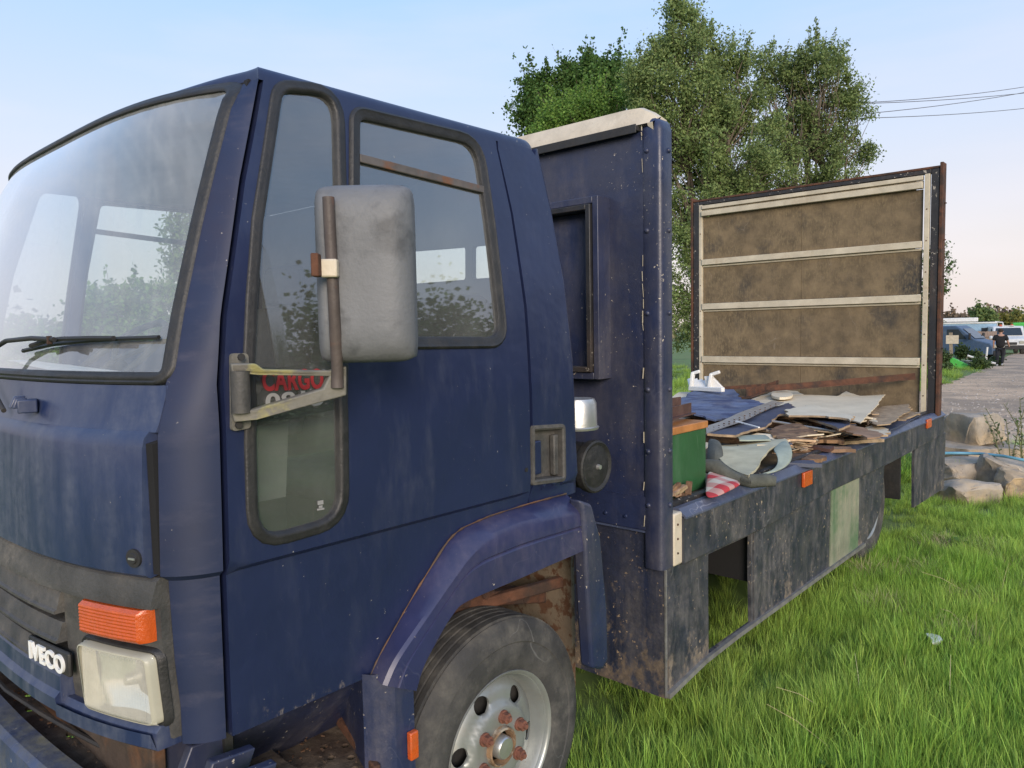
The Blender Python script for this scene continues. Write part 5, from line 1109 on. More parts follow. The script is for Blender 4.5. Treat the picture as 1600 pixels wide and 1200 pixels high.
# ================================================================== POLE AND WIRES
po = empty('utility_pole', foot(1262, 30), 'plain brown wooden pole rising through the right hand tree', 'utility pole')
pb = np.array(foot(1262, 30)); pt = W(1262, 163, 30)
G().tube([pb, (pt[0], pt[1], pt[2])], [.15, .11], 10).out('pole', mat('pole_wood', (.19, .14, .10), .9, var=.2), po, smooth=60)
G().bar((pt[0]-.5, pt[1]-.4, pt[2]-.25), (pt[0]+.5, pt[1]+.4, pt[2]-.25), .08, .1).out('crossarm', M['chassis'], po)
M['wire'] = mat('grey_wire', (.10, .10, .11), .6)
for k, (ly, my, ry, lb) in enumerate([(160, 151, 131, 'uppermost of the four overhead wires right of the trees'), (160, 153, 144, 'second overhead wire down, starting with the uppermost'), (181, 162, 138, 'overhead wire that climbs across the second one'), (182, 178, 168, 'lowest and flattest of the four overhead wires')]):
    a = W(1262, ly+4, 30.2); b = W(1462, my, 36); c_ = W(1662, ry-6, 44); pts = [a+(c_-a)*t for t in np.linspace(0, 1, 13)]
    dz = b-(a+(c_-a)*.5); pts = [p+np.array((0, 0, dz[2]*4*t*(1-t)*.4)) for p, t in zip(pts, np.linspace(0, 1, 13))]
    o = G().tube(pts, .016, 5).out('overhead_wire', M['wire'], smooth=60); tag(o, lb, 'wire', 'overhead wires')
# ================================================================== THE LOAD
M['cream_sheet'] = mat('cream_panel_sheet', (.62, .54, .40), .6, var=.12, vscale=4, dust=.5, dustcol=(.26, .21, .15), dscale=(4, 4, 4), dlo=.45, dhi=.75, bump=.3)
M['blue_mat'] = mat('worn_blue_mat', (.085, .115, .20), .8, var=.35, vscale=6, dust=.6, dustcol=(.26, .26, .27), dscale=(7, 7, 7), second=(.035, .05, .12), second_scale=5, bump=.8)
M['navy_sheet'] = mat('navy_laminate_sheet', (.040, .052, .095), .5, var=.2, vscale=5, dust=.5, dustcol=(.20, .20, .21), dscale=(4, 4, 4), bump=.25)
M['torn_edge'] = mat('torn_board_edge', (.30, .22, .14), .9, var=.4, vscale=20, bump=1)
M['hardboard'] = mat('brown_hardboard', (.25, .15, .09), .85, var=.3, vscale=8, dust=.4, dustcol=(.35, .28, .2), dscale=(8, 8, 8), bump=.6)
M['rotten'] = mat('rotten_wood', (.12, .065, .035), .9, var=.5, vscale=18, second=(.24, .14, .07), second_scale=9, dust=.4, dustcol=(.3, .24, .18), dscale=(5, 25, 25), bump=1.5, bscale=30)
M['purlin'] = mat('dull_red_brown_steel', (.075, .035, .028), .6, var=.3, vscale=14, dust=.4, dustcol=(.2, .14, .1), dscale=(12, 12, 12), bump=.4)
M['cloth_green'] = mat('pale_green_carpet', (.46, .43, .30), .95, var=.2, vscale=8, dust=.5, dustcol=(.36, .34, .26), dscale=(8, 8, 8), bump=1, bscale=160)
M['cloth_teal'] = mat('grey_green_backing', (.27, .31, .26), .95, var=.2, vscale=8, bump=.8, bscale=160)
M['cloth_dark'] = mat('dark_olive_cloth', (.075, .08, .07), .95, var=.35, vscale=14, bump=1, bscale=80)
M['green_paint'] = mat('green_box_paint', (.022, .085, .030), .45, var=.2, vscale=4, dust=.5, dustcol=(.16, .24, .17), dscale=(6, 6, 2), dlo=.5, dhi=.75, scratch=.4, bump=.2)
M['orange_wood'] = mat('orange_stained_wood', (.36, .15, .045), .55, var=.3, vscale=9, dust=.3, dustcol=(.4, .25, .12), dscale=(3, 3, 30), bump=.4)
def checkmat():
    m = mat('red_check_cloth', (.5, .46, .42), .95, var=.1); t = m.node_tree; N = t.nodes; L = t.links; co = N.new('ShaderNodeTexCoord')
    fs = []
    for d_ in ('X', 'Y'):
        w_ = N.new('ShaderNodeTexWave'); w_.bands_direction = d_; w_.inputs['Scale'].default_value = 2.6; L.new(co.outputs['Object'], w_.inputs[0]); r = N.new('ShaderNodeMath'); r.operation = 'GREATER_THAN'; r.inputs[1].default_value = .5; L.new(w_.outputs[1], r.inputs[0]); fs.append(r)
    a = N.new('ShaderNodeMath'); a.operation = 'ADD'; L.new(fs[0].outputs[0], a.inputs[0]); L.new(fs[1].outputs[0], a.inputs[1]); b = N.new('ShaderNodeMath'); b.operation = 'MULTIPLY'; b.inputs[1].default_value = .5; L.new(a.outputs[0], b.inputs[0])
    mx = N.new('ShaderNodeMix'); mx.data_type = 'RGBA'; mx.inputs[6].default_value = (.50, .46, .40, 1); mx.inputs[7].default_value = (.40, .035, .045, 1); L.new(b.outputs[0], mx.inputs[0]); L.new(mx.outputs[2], N['Principled BSDF'].inputs['Base Color']); return m
M['check'] = checkmat()
def ragged(P, a, st_=.05):
    o = []
    for q in dens(P, st_): o.append((q[0]+random.uniform(-a, a), q[1]+random.uniform(-a, a)))
    return o
def sheet(name, label, cat, px, z0, y0, k, m, th=.008, rag=.006, sag=.01, kx=0, edge=None, group=None, seed=0):
    pts = [onp(p, z0, y0, k, kx) for p in px]; P = [(p[0], p[1]) for p in pts]
    if rag: P = ragged(P, rag)
    def mp_(u, v, h): return (u, v, z0+k*(v-y0)+kx*(u+2.2)+h+sag*mnoise.noise(Vector((u*1.7+seed, v*1.7, 0))))
    V, Fc = panel(P, [], mp_, .10, thick=th)
    ms = [m, edge or m]; nh = len(V)//2; fm_ = [1 if len(f) == 4 and not all(i < nh for i in f) and not all(i >= nh for i in f) else 0 for f in Fc]
    o = obj(name, V, Fc, ms, None, smooth=35, fmat=fm_); tag(o, label, cat, group); return o
sheet('cream_sheet', 'large cream panel sheet with a chipped far edge, lying beneath the rear frame', 'panel', [(1165, 626), (1180, 621), (1215, 609), (1246, 611), (1256, 617), (1308, 618), (1322, 611), (1345, 617), (1383, 615), (1372, 630), (1350, 655), (1344, 660), (1310, 650), (1270, 642), (1230, 636)], 1.065, 5.3, .03, M['cream_sheet'], sag=.02)
sheet('roof_disc', 'round cream vent cover lying on the cream sheet', 'vent cover', [(1222+17*math.cos(a), 616+5*math.sin(a)) for a in np.linspace(0, 2*PI, 15)[:-1]], 1.10, 5.3, .03, M['cream_sheet'], rag=0, th=.02)
sheet('cream_board', 'cream board lying under the torn blue mat, at the far left of the load', 'board', [(1049, 620), (1062, 613), (1078, 612), (1085, 650), (1049, 662)], 1.03, 4.8, .02, M['cream_sheet'])
sheet('blue_mat', 'torn grey blue mat draped at the far left of the load', 'mat', [(1058, 630), (1062, 621), (1078, 612), (1095, 607), (1120, 608), (1145, 611), (1170, 622), (1194, 631), (1160, 642), (1115, 656), (1085, 652), (1062, 643)], 1.085, 5.0, .02, M['blue_mat'], sag=.06, rag=.02, th=.012, seed=4)
sheet('plywood_offcut', 'pale plywood offcut with a splintered end beside the right corner of the rear frame', 'board', [(1352, 640), (1385, 634), (1421, 631), (1420, 643), (1404, 650), (1392, 662), (1368, 663), (1352, 655)], 1.02, 5.6, .01, M['torn_edge'], rag=.015)
sheet('navy_sheet', 'navy sheet with a torn brown edge, propped over the dark hollow in the load', 'panel', [(1103, 683), (1150, 661), (1212, 634), (1232, 629), (1244, 636), (1262, 633), (1290, 642), (1305, 650), (1322, 656), (1330, 664), (1312, 670), (1285, 660), (1250, 650), (1218, 648), (1207, 654), (1196, 664), (1175, 672), (1150, 683), (1125, 684)], 1.085, 4.6, .015, M['navy_sheet'], rag=.008, edge=M['torn_edge'], sag=.03, th=.014)
st = sheet('trim_strip', 'light grey riveted metal strip running across the navy sheet', 'strip', [(1103, 667), (1150, 647), (1206, 626), (1225, 628), (1165, 654), (1104, 679)], 1.107, 4.6, .015, M['alu'], rag=0, th=.006, sag=.01)
for k in range(14):
    t = k/13; 
    for sd_ in (.3, .7):
        a = onp((1107+t*105, 669-t*40+sd_*9), 1.108, 4.6, .015); g = G().tube([a, a+(0, 0, .006)], [.007, .004], 6); g.out('rivet', M['chassis'], st)
a, b = onp((1150, 661), 1.092, 4.6, .015), onp((1186, 671), 1.092, 4.6, .015); G().bar(a+(0, 0, .012), b+(0, 0, .012), .012, .006).out('joint_line', M['letter'], bpy.data.objects['navy_sheet'])
sheet('torn_hardboard', 'torn brown hardboard piece right of the silver strip', 'board', [(1296, 668), (1310, 660), (1328, 662), (1352, 668), (1374, 676), (1378, 684), (1360, 690), (1332, 682), (1312, 676)], 1.03, 4.4, .01, M['hardboard'], rag=.02, sag=.04, seed=2)
sheet('grey_board', 'flat dark grey board between the plywood offcut and the near rail', 'board', [(1385, 665), (1420, 650), (1440, 648), (1400, 668), (1370, 680), (1372, 672)], .975, 5.6, 0, M['navy_sheet'], rag=.004)
a, b = onp((1207, 658), 1.075, 4.5, 0), onp((1357, 682), 1.02, 4.5, 0)
tag(G().bar(a, b, .025, .012).out('silver_strip', M['alu'], bevel=.002), 'thin silver strip crossing the dark hollow of the load', 'strip')
# rotten planks in the middle
for k, (p0, p1, z0, wd, m, lb) in enumerate([((1172, 682), (1318, 686), 1.0, .16, 'rotten', 'broad rotten brown plank under the silver strip'), ((1178, 672), (1290, 668), 1.03, .12, 'rotten', 'crumbling plank end just below the torn edge of the navy sheet'), ((1182, 690), (1300, 700), .985, .07, 'purlin', 'straight dark red steel strip in front of the rotten planks'),
                                             ((1235, 712), (1290, 715), .965, .14, 'rotten', 'splintered plank touching the near rail beside the green carpet'), ((1240, 700), (1330, 700), .972, .10, 'hardboard', 'thin split board lying along the near rail'), ((1300, 690), (1372, 684), .98, .10, 'torn_edge', 'pale splintered board under the torn hardboard'), ((1220, 722), (1275, 722), .962, .10, 'navy_sheet', 'dark grey flake of board beside the rolled carpet end')]):
    a, b = onp(p0, z0, 4, 0), onp(p1, z0, 4, 0); d = (b-a)/np.linalg.norm(b-a); s_ = np.array((-d[1], d[0], 0)); L_ = np.linalg.norm(b-a)
    pl2 = ragged([tuple((a+s_*wd/2)[:2]), tuple((b+s_*wd/2)[:2]), tuple((b-s_*wd/2)[:2]), tuple((a-s_*wd/2)[:2])], .014 if m != 'purlin' else .001, .04)
    V, Fc = panel(pl2, [], lambda u, v, h: (u, v, z0+h+.012*mnoise.noise(Vector((u*6, v*6, k)))), .08, thick=.02); o = obj('plank', V, Fc, M[m], smooth=30); tag(o, lb, 'plank', 'broken planks in the middle of the load')
# splinters
M['splinter'] = mat('pale_splinters', (.33, .23, .14), .9, var=.4, vscale=20, island=.5)
g = G()
for _ in range(260):
    px_, py_ = random.choice([(1250, 700, 50, 14), (1340, 678, 40, 10), (1290, 690, 50, 10), (1190, 610, 40, 4), (1385, 650, 20, 8)])[0:2], 0
    px_, py_ = px_; p = onp((px_+random.gauss(0, 28), py_+random.gauss(0, 7)), .98+random.random()*.03, 4, 0); 
    if p[0] > -1.62 or p[1] > 6.9: continue
    a = random.random()*PI; L_ = random.uniform(.02, .09); g.bar(p, p+np.array((math.cos(a)*L_, math.sin(a)*L_, random.uniform(-.01, .02))), random.uniform(.004, .014), .004)
o = g.out('wood_splinters', M['splinter'], kind='stuff')
# timbers stacked lower down that carry the sheets
for k, (x0, y0, x1, y1, z) in enumerate([(-3.4, 3.6, -2.0, 6.4, .99), (-3.5, 5.0, -1.8, 5.3, 1.015), (-2.9, 6.3, -1.75, 6.5, .985), (-3.55, 4.2, -1.75, 4.5, 1.0), (-3.3, 6.7, -2.0, 6.85, 1.03)]):
    o = G().bar((x0, y0, z), (x1, y1, z), .12, .05).out('timber', M['rotten'], bevel=.006); tag(o, ['brown timber running lengthwise beneath the navy sheet', 'brown timber lying crosswise under the middle of the load', 'brown timber beneath the cream sheet near the right corner', 'brown timber lying crosswise under the silver strip', 'rearmost brown timber, at the foot of the rear frame'][k], 'timber', 'timbers beneath the sheets')
# steel bars
def angle(name, lb, a, b, w_, m, grp=None):
    g = G().bar(a, b, w_, .006).bar(np.array(a)+(0, 0, w_/2), np.array(b)+(0, 0, w_/2), .006, w_); return tag(g.out(name, m), lb, 'steel bar', grp)
a = onp((1130, 612), 1.12, 6, 0); b = on((1430, 592), 1, 6.98); a = on((1166, 614), 1, 6.3)
angle('long_rusty_bar', 'longest rusty bar, leaning up against the boarded rear panel', a, b, .05, M['rust'], 'rusty bars on the load')
angle('short_rusty_bar', 'short rusty bar slanting down beside the left end of the longest one', on((1166, 621), 1, 5.9), on((1216, 604), 1, 6.7), .06, M['rust'], 'rusty bars on the load')
angle('loose_rusty_bar', 'thin rusty bar lying flat on the cream sheet at the back', on((1130, 609), 1, 6.6), on((1204, 604), 1, 6.9), .03, M['rust'], 'rusty bars on the load')
# white bracket frame
wb = empty('plastic_bracket', tuple(on((1100, 608), 1, 6.5)), 'white plastic frame with two upright hooked arms at the far left of the load', 'frame')
for p0, p1, p2 in (((1080, 606), (1083, 582), (1089, 580)), ((1108, 608), (1112, 584), (1120, 581))):
    A = [on(p, 1, 6.5) for p in (p0, p1, p2)]; G().bar(A[0], A[1], .045, .03, (1, 0, 0)).bar(A[1]-(.01, 0, .01), A[2]+(.03, 0, .0), .03, .03, (0, 0, 1)).out('arm', M['white'], wb, bevel=.006)
for k in range(6): A = on((1082+k*8, 609), 1, 6.50); B_ = on((1078+k*8, 592+k), 1, 6.62); G().bar(A, B_, .022, .05, (1, 0, 0)).out('slat', M['white'], wb, bevel=.004)
G().bar(on((1078, 607), 1, 6.5), on((1130, 609), 1, 6.3), .04, .04).out('base', M['white'], wb, bevel=.005)
G().prism([on(p, 1, 6.52) for p in [(1100, 588), (1112, 588), (1131, 608), (1104, 608)]], (0, .03, 0)).out('brace', M['white'], wb, bevel=.004)
# green box near the headboard post
bx = [on(p, 0, -1.66) for p in [(1046, 673), (1103, 657), (1101, 777), (1046, 792)]]
y0, y1, zt, zb = bx[0][1], bx[1][1], bx[1][2], .952
gb = empty('green_box', (-1.9, (y0+y1)/2, .95), 'dark green painted box with an orange wooden top edge, just inside the corner post', 'box')
G().box(-2.10, -1.66, y0, y1, zb, zt-.035).out('box_body', M['green_paint'], gb, bevel=.004)
G().box(-2.12, -1.652, y0-.01, y1+.008, zt-.034, zt).out('top_edge', M['orange_wood'], gb, bevel=.004)
zt += .004
angle('channel_bar', 'dull red brown channel bar lying on the green box, nearest the edge', (-1.70, y0-.02, zt+.026), (-1.76, y1+.04, zt+.022), .05, M['purlin'], 'channel bars on the green box')
angle('channel_bar', 'dull red brown channel bar on the green box, behind the nearest one', (-1.84, y0-.05, zt+.040), (-1.86, y1+.12, zt+.030), .06, M['purlin'], 'channel bars on the green box')
# broken wood in the corner
for k in range(11):
    a = on((random.uniform(1050, 1082), random.uniform(772, 792)), 0, -1.62); a = np.array((random.uniform(-1.63, -1.60), random.uniform(2.74, 2.93), .955+random.random()*.05)); L_ = random.uniform(.04, .10); th = random.uniform(0, PI)
    o = G().bar(a, a+np.array((math.cos(th)*L_*.3, math.sin(th)*L_, random.uniform(0, .05))), random.uniform(.015, .04), random.uniform(.008, .02)).out('wood_chunk', M['splinter'] if k % 3 else M['rotten'], bevel=.003); tag(o, 'broken chunk of wood heaped between the corner post and the green box', 'wood chunk', 'wood chunks in the corner')
# carpet: a folded green piece with curled end
def loft(name, rows, m, parent=None, th=.012, sub=2, **k):
    """rows of points -> smooth sheet"""
    V = [p for r in rows for p in r]; n = len(rows[0]); Fc = [(i*n+j, i*n+j+1, (i+1)*n+j+1, (i+1)*n+j) for i in range(len(rows)-1) for j in range(n-1)]
    o = obj(name, V, Fc, m, parent, smooth=80, solid=th, **k); s = o.modifiers.new('smooth', 'SUBSURF'); s.levels = sub; s.render_levels = sub; return o
def pz(px_, py_, z): return tuple(onp((px_, py_), z, 4, 0))
sheet('green_carpet', 'pale green carpet piece whose right end curls under itself', 'carpet', [(1109, 708), (1118, 698), (1127, 690), (1160, 687), (1200, 685), (1229, 685), (1231, 694), (1208, 701), (1199, 708), (1190, 718), (1181, 732), (1169, 741), (1152, 733), (1139, 726), (1122, 716)], 1.035, 3.9, .02, M['cloth_green'], rag=.004, sag=.05, th=.012, seed=9)
cb = loft('carpet_curl', [[pz(1226, 686, 1.050), pz(1217, 693, 1.048), pz(1205, 702, 1.044)], [pz(1237, 696, 1.05), pz(1229, 703, 1.045), pz(1214, 710, 1.04)], [pz(1239, 712, 1.02), pz(1233, 720, 1.01), pz(1216, 726, 1.0)], [pz(1234, 727, .99), pz(1222, 735, .985), pz(1203, 738, .98)], [pz(1216, 734, .975), pz(1202, 740, .972), pz(1180, 742, .970)]], M['cloth_teal'], th=.012)
tag(cb, 'grey green curled underside at the right end of the pale green carpet', 'carpet')
sheet('grey_green_carpet', 'grey green strip of carpet poking out beyond the pale green one', 'carpet', [(1156, 690), (1150, 684), (1172, 681), (1196, 680), (1204, 686)], 1.05, 4.0, .02, M['cloth_teal'], rag=.004, sag=.03)
tag(G().tube([pz(1128, 736, .995), pz(1150, 747, .985), pz(1175, 752, .985), pz(1198, 750, .985), pz(1212, 752, .98)], [.02, .028, .033, .032, .024], 10).out('carpet_roll', M['cloth_dark'], smooth=60), 'olive rolled cloth hanging just over the near rail', 'cloth')
tag(G().tube([pz(1104, 728, 1.03), pz(1122, 731, 1.03), pz(1138, 742, 1.0), pz(1158, 750, .985)], [.035, .04, .03, .02], 10).out('dark_bundle', M['cloth_dark'], smooth=60), 'dark grey bundle of cloth between the green box and the carpet', 'cloth')
tag(loft('patterned_cloth', [[pz(1103, 722, 1.0), pz(1106, 700, 1.06), pz(1106, 684, 1.08)], [pz(1116, 724, 1.01), pz(1118, 704, 1.07), pz(1118, 686, 1.09)], [pz(1132, 722, 1.01), pz(1130, 705, 1.05), pz(1126, 690, 1.08)]], M['cloth_dark'], th=.02), 'crumpled grey brown cloth behind the green box', 'cloth')
tag(loft('checked_cloth', [[pz(1101, 779, .972), pz(1102, 762, .99), pz(1104, 745, 1.0), pz(1106, 735, 1.02)], [pz(1118, 778, .972), pz(1116, 764, .985), pz(1118, 750, 1.01), pz(1120, 738, 1.0)], [pz(1135, 770, .972), pz(1132, 762, 1.0), pz(1134, 752, .99), pz(1136, 744, .99)], [pz(1160, 757, .972), pz(1156, 754, .985), pz(1152, 750, .98), pz(1150, 746, .98)]], M['check'], th=.01), 'red and white checked cloth crumpled beside the green box', 'cloth')
# ================================================================== STONES, HOSE, SHOOTS
M['stone'] = mat('weathered_stone', (.31, .27, .22), .9, var=.3, vscale=4, second=(.42, .33, .22), second_scale=3, second_lo=.48, second_hi=.62, dust=.6, dustcol=(.17, .15, .13), dscale=(7, 7, 12), chips=1.2, chscale=20, chipcol=(.12, .11, .10), bump=2.5, bscale=16)
def stone(px, depth, dims, rot, label, seed, tilt=0, flatn=.1, m=None, lift=0):
    c = W(px[0], px[1], depth); rs = random.Random(seed*13+1); bm = bmesh.new()
    for _ in range(34):
        q = Vector([rs.uniform(-1, 1) for _ in range(3)]); mx_ = max(abs(a) for a in q); q = q/mx_*.5*rs.uniform(.88, 1.0); bm.verts.new(q)
    res = bmesh.ops.convex_hull(bm, input=bm.verts[:]); bmesh.ops.delete(bm, geom=[g_ for g_ in res['geom_interior'] if isinstance(g_, bmesh.types.BMVert)], context='VERTS')
    bmesh.ops.dissolve_limit(bm, angle_limit=.30, verts=bm.verts[:], edges=bm.edges[:]); bmesh.ops.bevel(bm, geom=bm.edges[:], offset=.018, segments=1, affect='EDGES')
    bmesh.ops.triangulate(bm, faces=bm.faces[:]); bmesh.ops.subdivide_edges(bm, edges=[e for e in bm.edges if e.calc_length() > .09], cuts=3, use_grid_fill=True); bmesh.ops.triangulate(bm, faces=bm.faces[:])
    R3 = Matrix.Rotation(rot, 3, 'Z')@Matrix.Rotation(tilt, 3, 'X')
    for v in bm.verts:
        p = Vector(v.co); q = Vector((p.x*dims[0], p.y*dims[1], p.z*dims[2])); n = mnoise.noise_vector(q*5+Vector((seed*7, 0, 0)))*.045+mnoise.noise_vector(q*18+Vector((seed*3, 0, 0)))*.016
        st_ = math.sin(q.z*70+mnoise.noise(q*6)*4)*.006; v.co = R3@(q+Vector((n.x+p.x*st_*2, n.y+p.y*st_*2, n.z*.6)))
    zmin = min(v.co.z for v in bm.verts); me = bpy.data.meshes.new('stone'); bm.to_mesh(me); bm.free(); me.materials.append(m or M['stone']); me.polygons.foreach_set('use_smooth', [True]*len(me.polygons)); me.set_sharp_from_angle(angle=math.radians(32))
    o = bpy.data.objects.new('stone', me); COL.objects.link(o); o.location = tuple(c); tag(o, label, 'stone', 'rough stones behind the lorry'); return o
M['stone_tan'] = mat('broken_tan_stone', (.40, .30, .19), .9, var=.3, vscale=6, second=(.25, .21, .17), second_scale=5, bump=2.5, bscale=18)
stone((1524, 670), 8.5, (.58, .50, .42), .95, 'squarish buff block, topmost of the stone heap', 1, .05)
stone((1520, 707), 8.4, (.98, .74, .22), .8, 'wide flat slab right under the topmost block', 2, .02)
stone((1512, 732), 7.9, (.82, .55, .22), .9, 'brown slab under the blue hose, half hidden behind the lorry', 3)
stone((1508, 766), 7.25, (.52, .46, .26), .8, 'pale rounded flat stone at the front of the heap in the grass', 4, .04)
stone((1566, 737), 7.6, (.60, .46, .30), 1.5, 'long grey stone leaning on the front right of the heap', 5, .25)
stone((1584, 756), 7.2, (.32, .32, .26), .6, 'tan stone with a fresh broken face at the right edge', 6, .2, m=M['stone_tan'])
stone((1606, 742), 7.8, (.5, .4, .3), .6, 'rough stone cut off by the right edge, behind the tan one', 8, .1)
hp_ = [W(1440, 714, 7.6), W(1478, 708, 7.75), W(1500, 708, 7.8), W(1535, 709, 7.7), W(1570, 713, 7.4), W(1600, 719, 7.3), W(1680, 745, 7.2)]
tag(G().tube(hp_, .015, 8).out('hose', mat('blue_hose', (.10, .27, .38), .45, var=.15), smooth=60), 'blue hose lying across the stone heap', 'hose')
tag(stone((1457, 983), 3.9, (.06, .10, .03), .6, 'x', 9, .1, m=M['white']), 'small pale stone lying in the grass', 'stone'); bpy.data.objects['stone.007'].location.z = .075
def shoots(px, depth, n, h, label, seed):
    rs = np.random.default_rng(seed); b0 = W(px[0], px[1], depth); b0[2] = gz(b0[0], b0[1]); t = empty('leafy_shoots', tuple(b0), label, 'plant', 'leafy shoots at the right edge'); V = []; Fc = []
    for i in range(n):
        a = rs.uniform(0, 6.28); ln = rs.uniform(.1, .55); L_ = h*rs.uniform(.6, 1); p = b0+np.array((rs.normal()*.12, rs.normal()*.12, 0)); pts = [p]
        for k in range(6): p = p+np.array((math.cos(a)*ln*(.3+k*.18), math.sin(a)*ln*(.3+k*.18), 1))*L_/6.5; pts.append(p)
        G().tube(pts, list(np.linspace(.008, .003, 7)), 5).out('stem', M['stem'], t, smooth=60)
        for k in range(26):
            q = k/26*5.8+.2; i_ = int(q); pp = pts[i_]+(pts[i_+1]-pts[i_])*(q-i_); d = rs.normal(size=3); d[2] = abs(d[2])*.5+.2; d /= np.linalg.norm(d); s_ = np.cross(d, (0, 0, 1)); s_ /= np.linalg.norm(s_); l_ = rs.uniform(.035, .075); wv = l_*.22; up = np.cross(s_, d)
            n0 = len(V); V += [pp, pp+d*l_*.5+s_*wv+up*.004, pp+d*l_, pp+d*l_*.5-s_*wv+up*.004]; Fc += [(n0, n0+1, n0+2, n0+3)]
    fastmesh('leaves', np.array(V), np.array(Fc), M['leaf_shoot'], t)
M['stem'] = mat('green_stem', (.12, .12, .05), .7); M['leaf_shoot'] = leafmat('shoot_leaves', (.12, .17, .065))
shoots((1592, 700), 7.9, 12, 1.0, 'tallest leafy shoots growing at the right edge above the stones', 3)
shoots((1560, 690), 8.9, 7, .62, 'lower leafy shoots just right of the topmost stone', 5)
# ================================================================== FAR END OF THE TRACK
def tint(n, c, r=.5, **k): return mat(n, c, r, var=.12, **k)
M['vanwhite'] = tint('white_van_paint', (.62, .62, .60), .35); M['vanblue'] = tint('old_blue_van_paint', (.05, .09, .16), .45, dust=.5, dustcol=(.25, .25, .25), dscale=(3, 3, 3)); M['paleblue'] = tint('pale_blue_lorry_paint', (.25, .38, .50), .5); M['darkglass'] = tint('dark_vehicle_glass', (.03, .04, .05), .12)
M['fence'] = mat('fence_boards', (.26, .20, .15), .9, var=.3, vscale=3, island=.2); M['post'] = mat('grey_post_wood', (.28, .23, .17), .9, var=.3); M['brightgreen'] = tint('bright_green_plastic', (.07, .42, .07), .4); M['greytub'] = tint('grey_plastic', (.28, .29, .30), .6)
def frame_at(px, depth, ground=True):
    c = W(px, 540, depth); z = gz(c[0], c[1]); d = np.array((c[0], c[1], 0))/math.hypot(c[0], c[1]); r = np.array((d[1], -d[0], 0)); return np.array((c[0], c[1], z)), r, d     # base, right, away
def vehicle(name, label, cat, px, depth, yaw, w_, h_, l_, kind, paint, group=None):
    c, r, d = frame_at(px, depth); t = empty(name, tuple(c), label, cat, group); f = -d*math.cos(yaw)+r*math.sin(yaw); s = np.array((-f[1], f[0], 0))   # f: facing direction
    U = np.array((0, 0, 1.))
    def pt(a, b, z): return c+f*a+s*b+U*z
    prof = {'van': [(l_/2, .45), (l_/2+.02, .85), (l_/2-.15, 1.05), (l_/2-.85, 1.25), (l_/2-1.55, h_-.15), (l_/2-1.8, h_), (-l_/2, h_), (-l_/2, .45)], 'front': [(l_/2, .45), (l_/2+.03, .8), (l_/2-.08, 1.12), (l_/2-.75, 1.32), (l_/2-1.15, h_-.12), (l_/2-1.35, h_), (-l_/2, h_), (-l_/2, .45)]}[kind]
    g = G().prism([pt(a, -w_/2, z) for a, z in prof], s*w_); g.out('body', paint, t, bevel=.06, seg=3)
    i0, i1 = 3, 4; a0, z0 = prof[i0]; a1, z1 = prof[i1]
    A = [pt(a0+(a1-a0)*k+.02, b, z0+(z1-z0)*k+.02) for k, b in ((.08, -w_/2+.1), (.08, w_/2-.1), (.95, w_/2-.2), (.95, -w_/2+.2))]; G().prism(A, f*.02).out('windscreen', M['darkglass'], t)
    for sg in (-1, 1):
        A = [pt(l_/2-1.25, sg*(w_/2+.005), 1.28), pt(l_/2-2.2, sg*(w_/2+.005), 1.28), pt(l_/2-2.2, sg*(w_/2+.005), h_-.2), pt(l_/2-1.65, sg*(w_/2+.005), h_-.2)]; G().prism(A, s*sg*.01).out('side_window', M['darkglass'], t)
        for aa in (l_/2-.75, -l_/2+.9):
            q = pt(aa, sg*(w_/2-.12), .34); wv = G().tube([q-s*.12, q+s*.12], .34, 18).out('wheel', M['tyre'], t, smooth=40); G().tube([q+s*sg*.12, q+s*sg*.13], .19, 14).out('rim', M['alu'], wv)
        q = pt(l_/2+.02, sg*(w_/2-.25), .88); G().obox(q, f*.03, s*.16, U*.10).out('headlight', M['lensrim'], t, bevel=.02)
        q = pt(l_/2-1.05, sg*(w_/2+.16), 1.42); G().obox(q, f*.05, s*.08, U*.17).out('mirror', M['dark'], t, bevel=.03)
    G().obox(pt(l_/2+.03, 0, .52), f*.06, s*(w_/2-.03), U*.15).out('bumper', M['dark'], t, bevel=.03); G().obox(pt(l_/2+.04, 0, .80), f*.02, s*.42, U*.09).out('grille', M['dark'], t, bevel=.01)
    return t, pt
M['dark'] = M['dark']
t, pt = vehicle('white_van', 'white van facing the camera with amber roof beacons, beyond the walking person', 'van', 1571, 56, .12, 1.9, 2.05, 4.6, 'front', M['vanwhite'])
for b in (-.45, .25): G().tube([pt(.9, b, 2.05), pt(.9, b, 2.18)], [.12, .08], 10).out('beacon', M['amber'], t)
G().obox(pt(.9, 0, 2.07), (.4, 0, 0), (0, .1, 0), (0, 0, .03)).out('beacon_bar', M['vanwhite'], t)
t, pt = vehicle('blue_van', 'old blue van pointing right, overgrown with weeds beside the rear frame', 'van', 1492, 41, 1.25, 1.8, 2.0, 4.2, 'van', M['vanblue'])
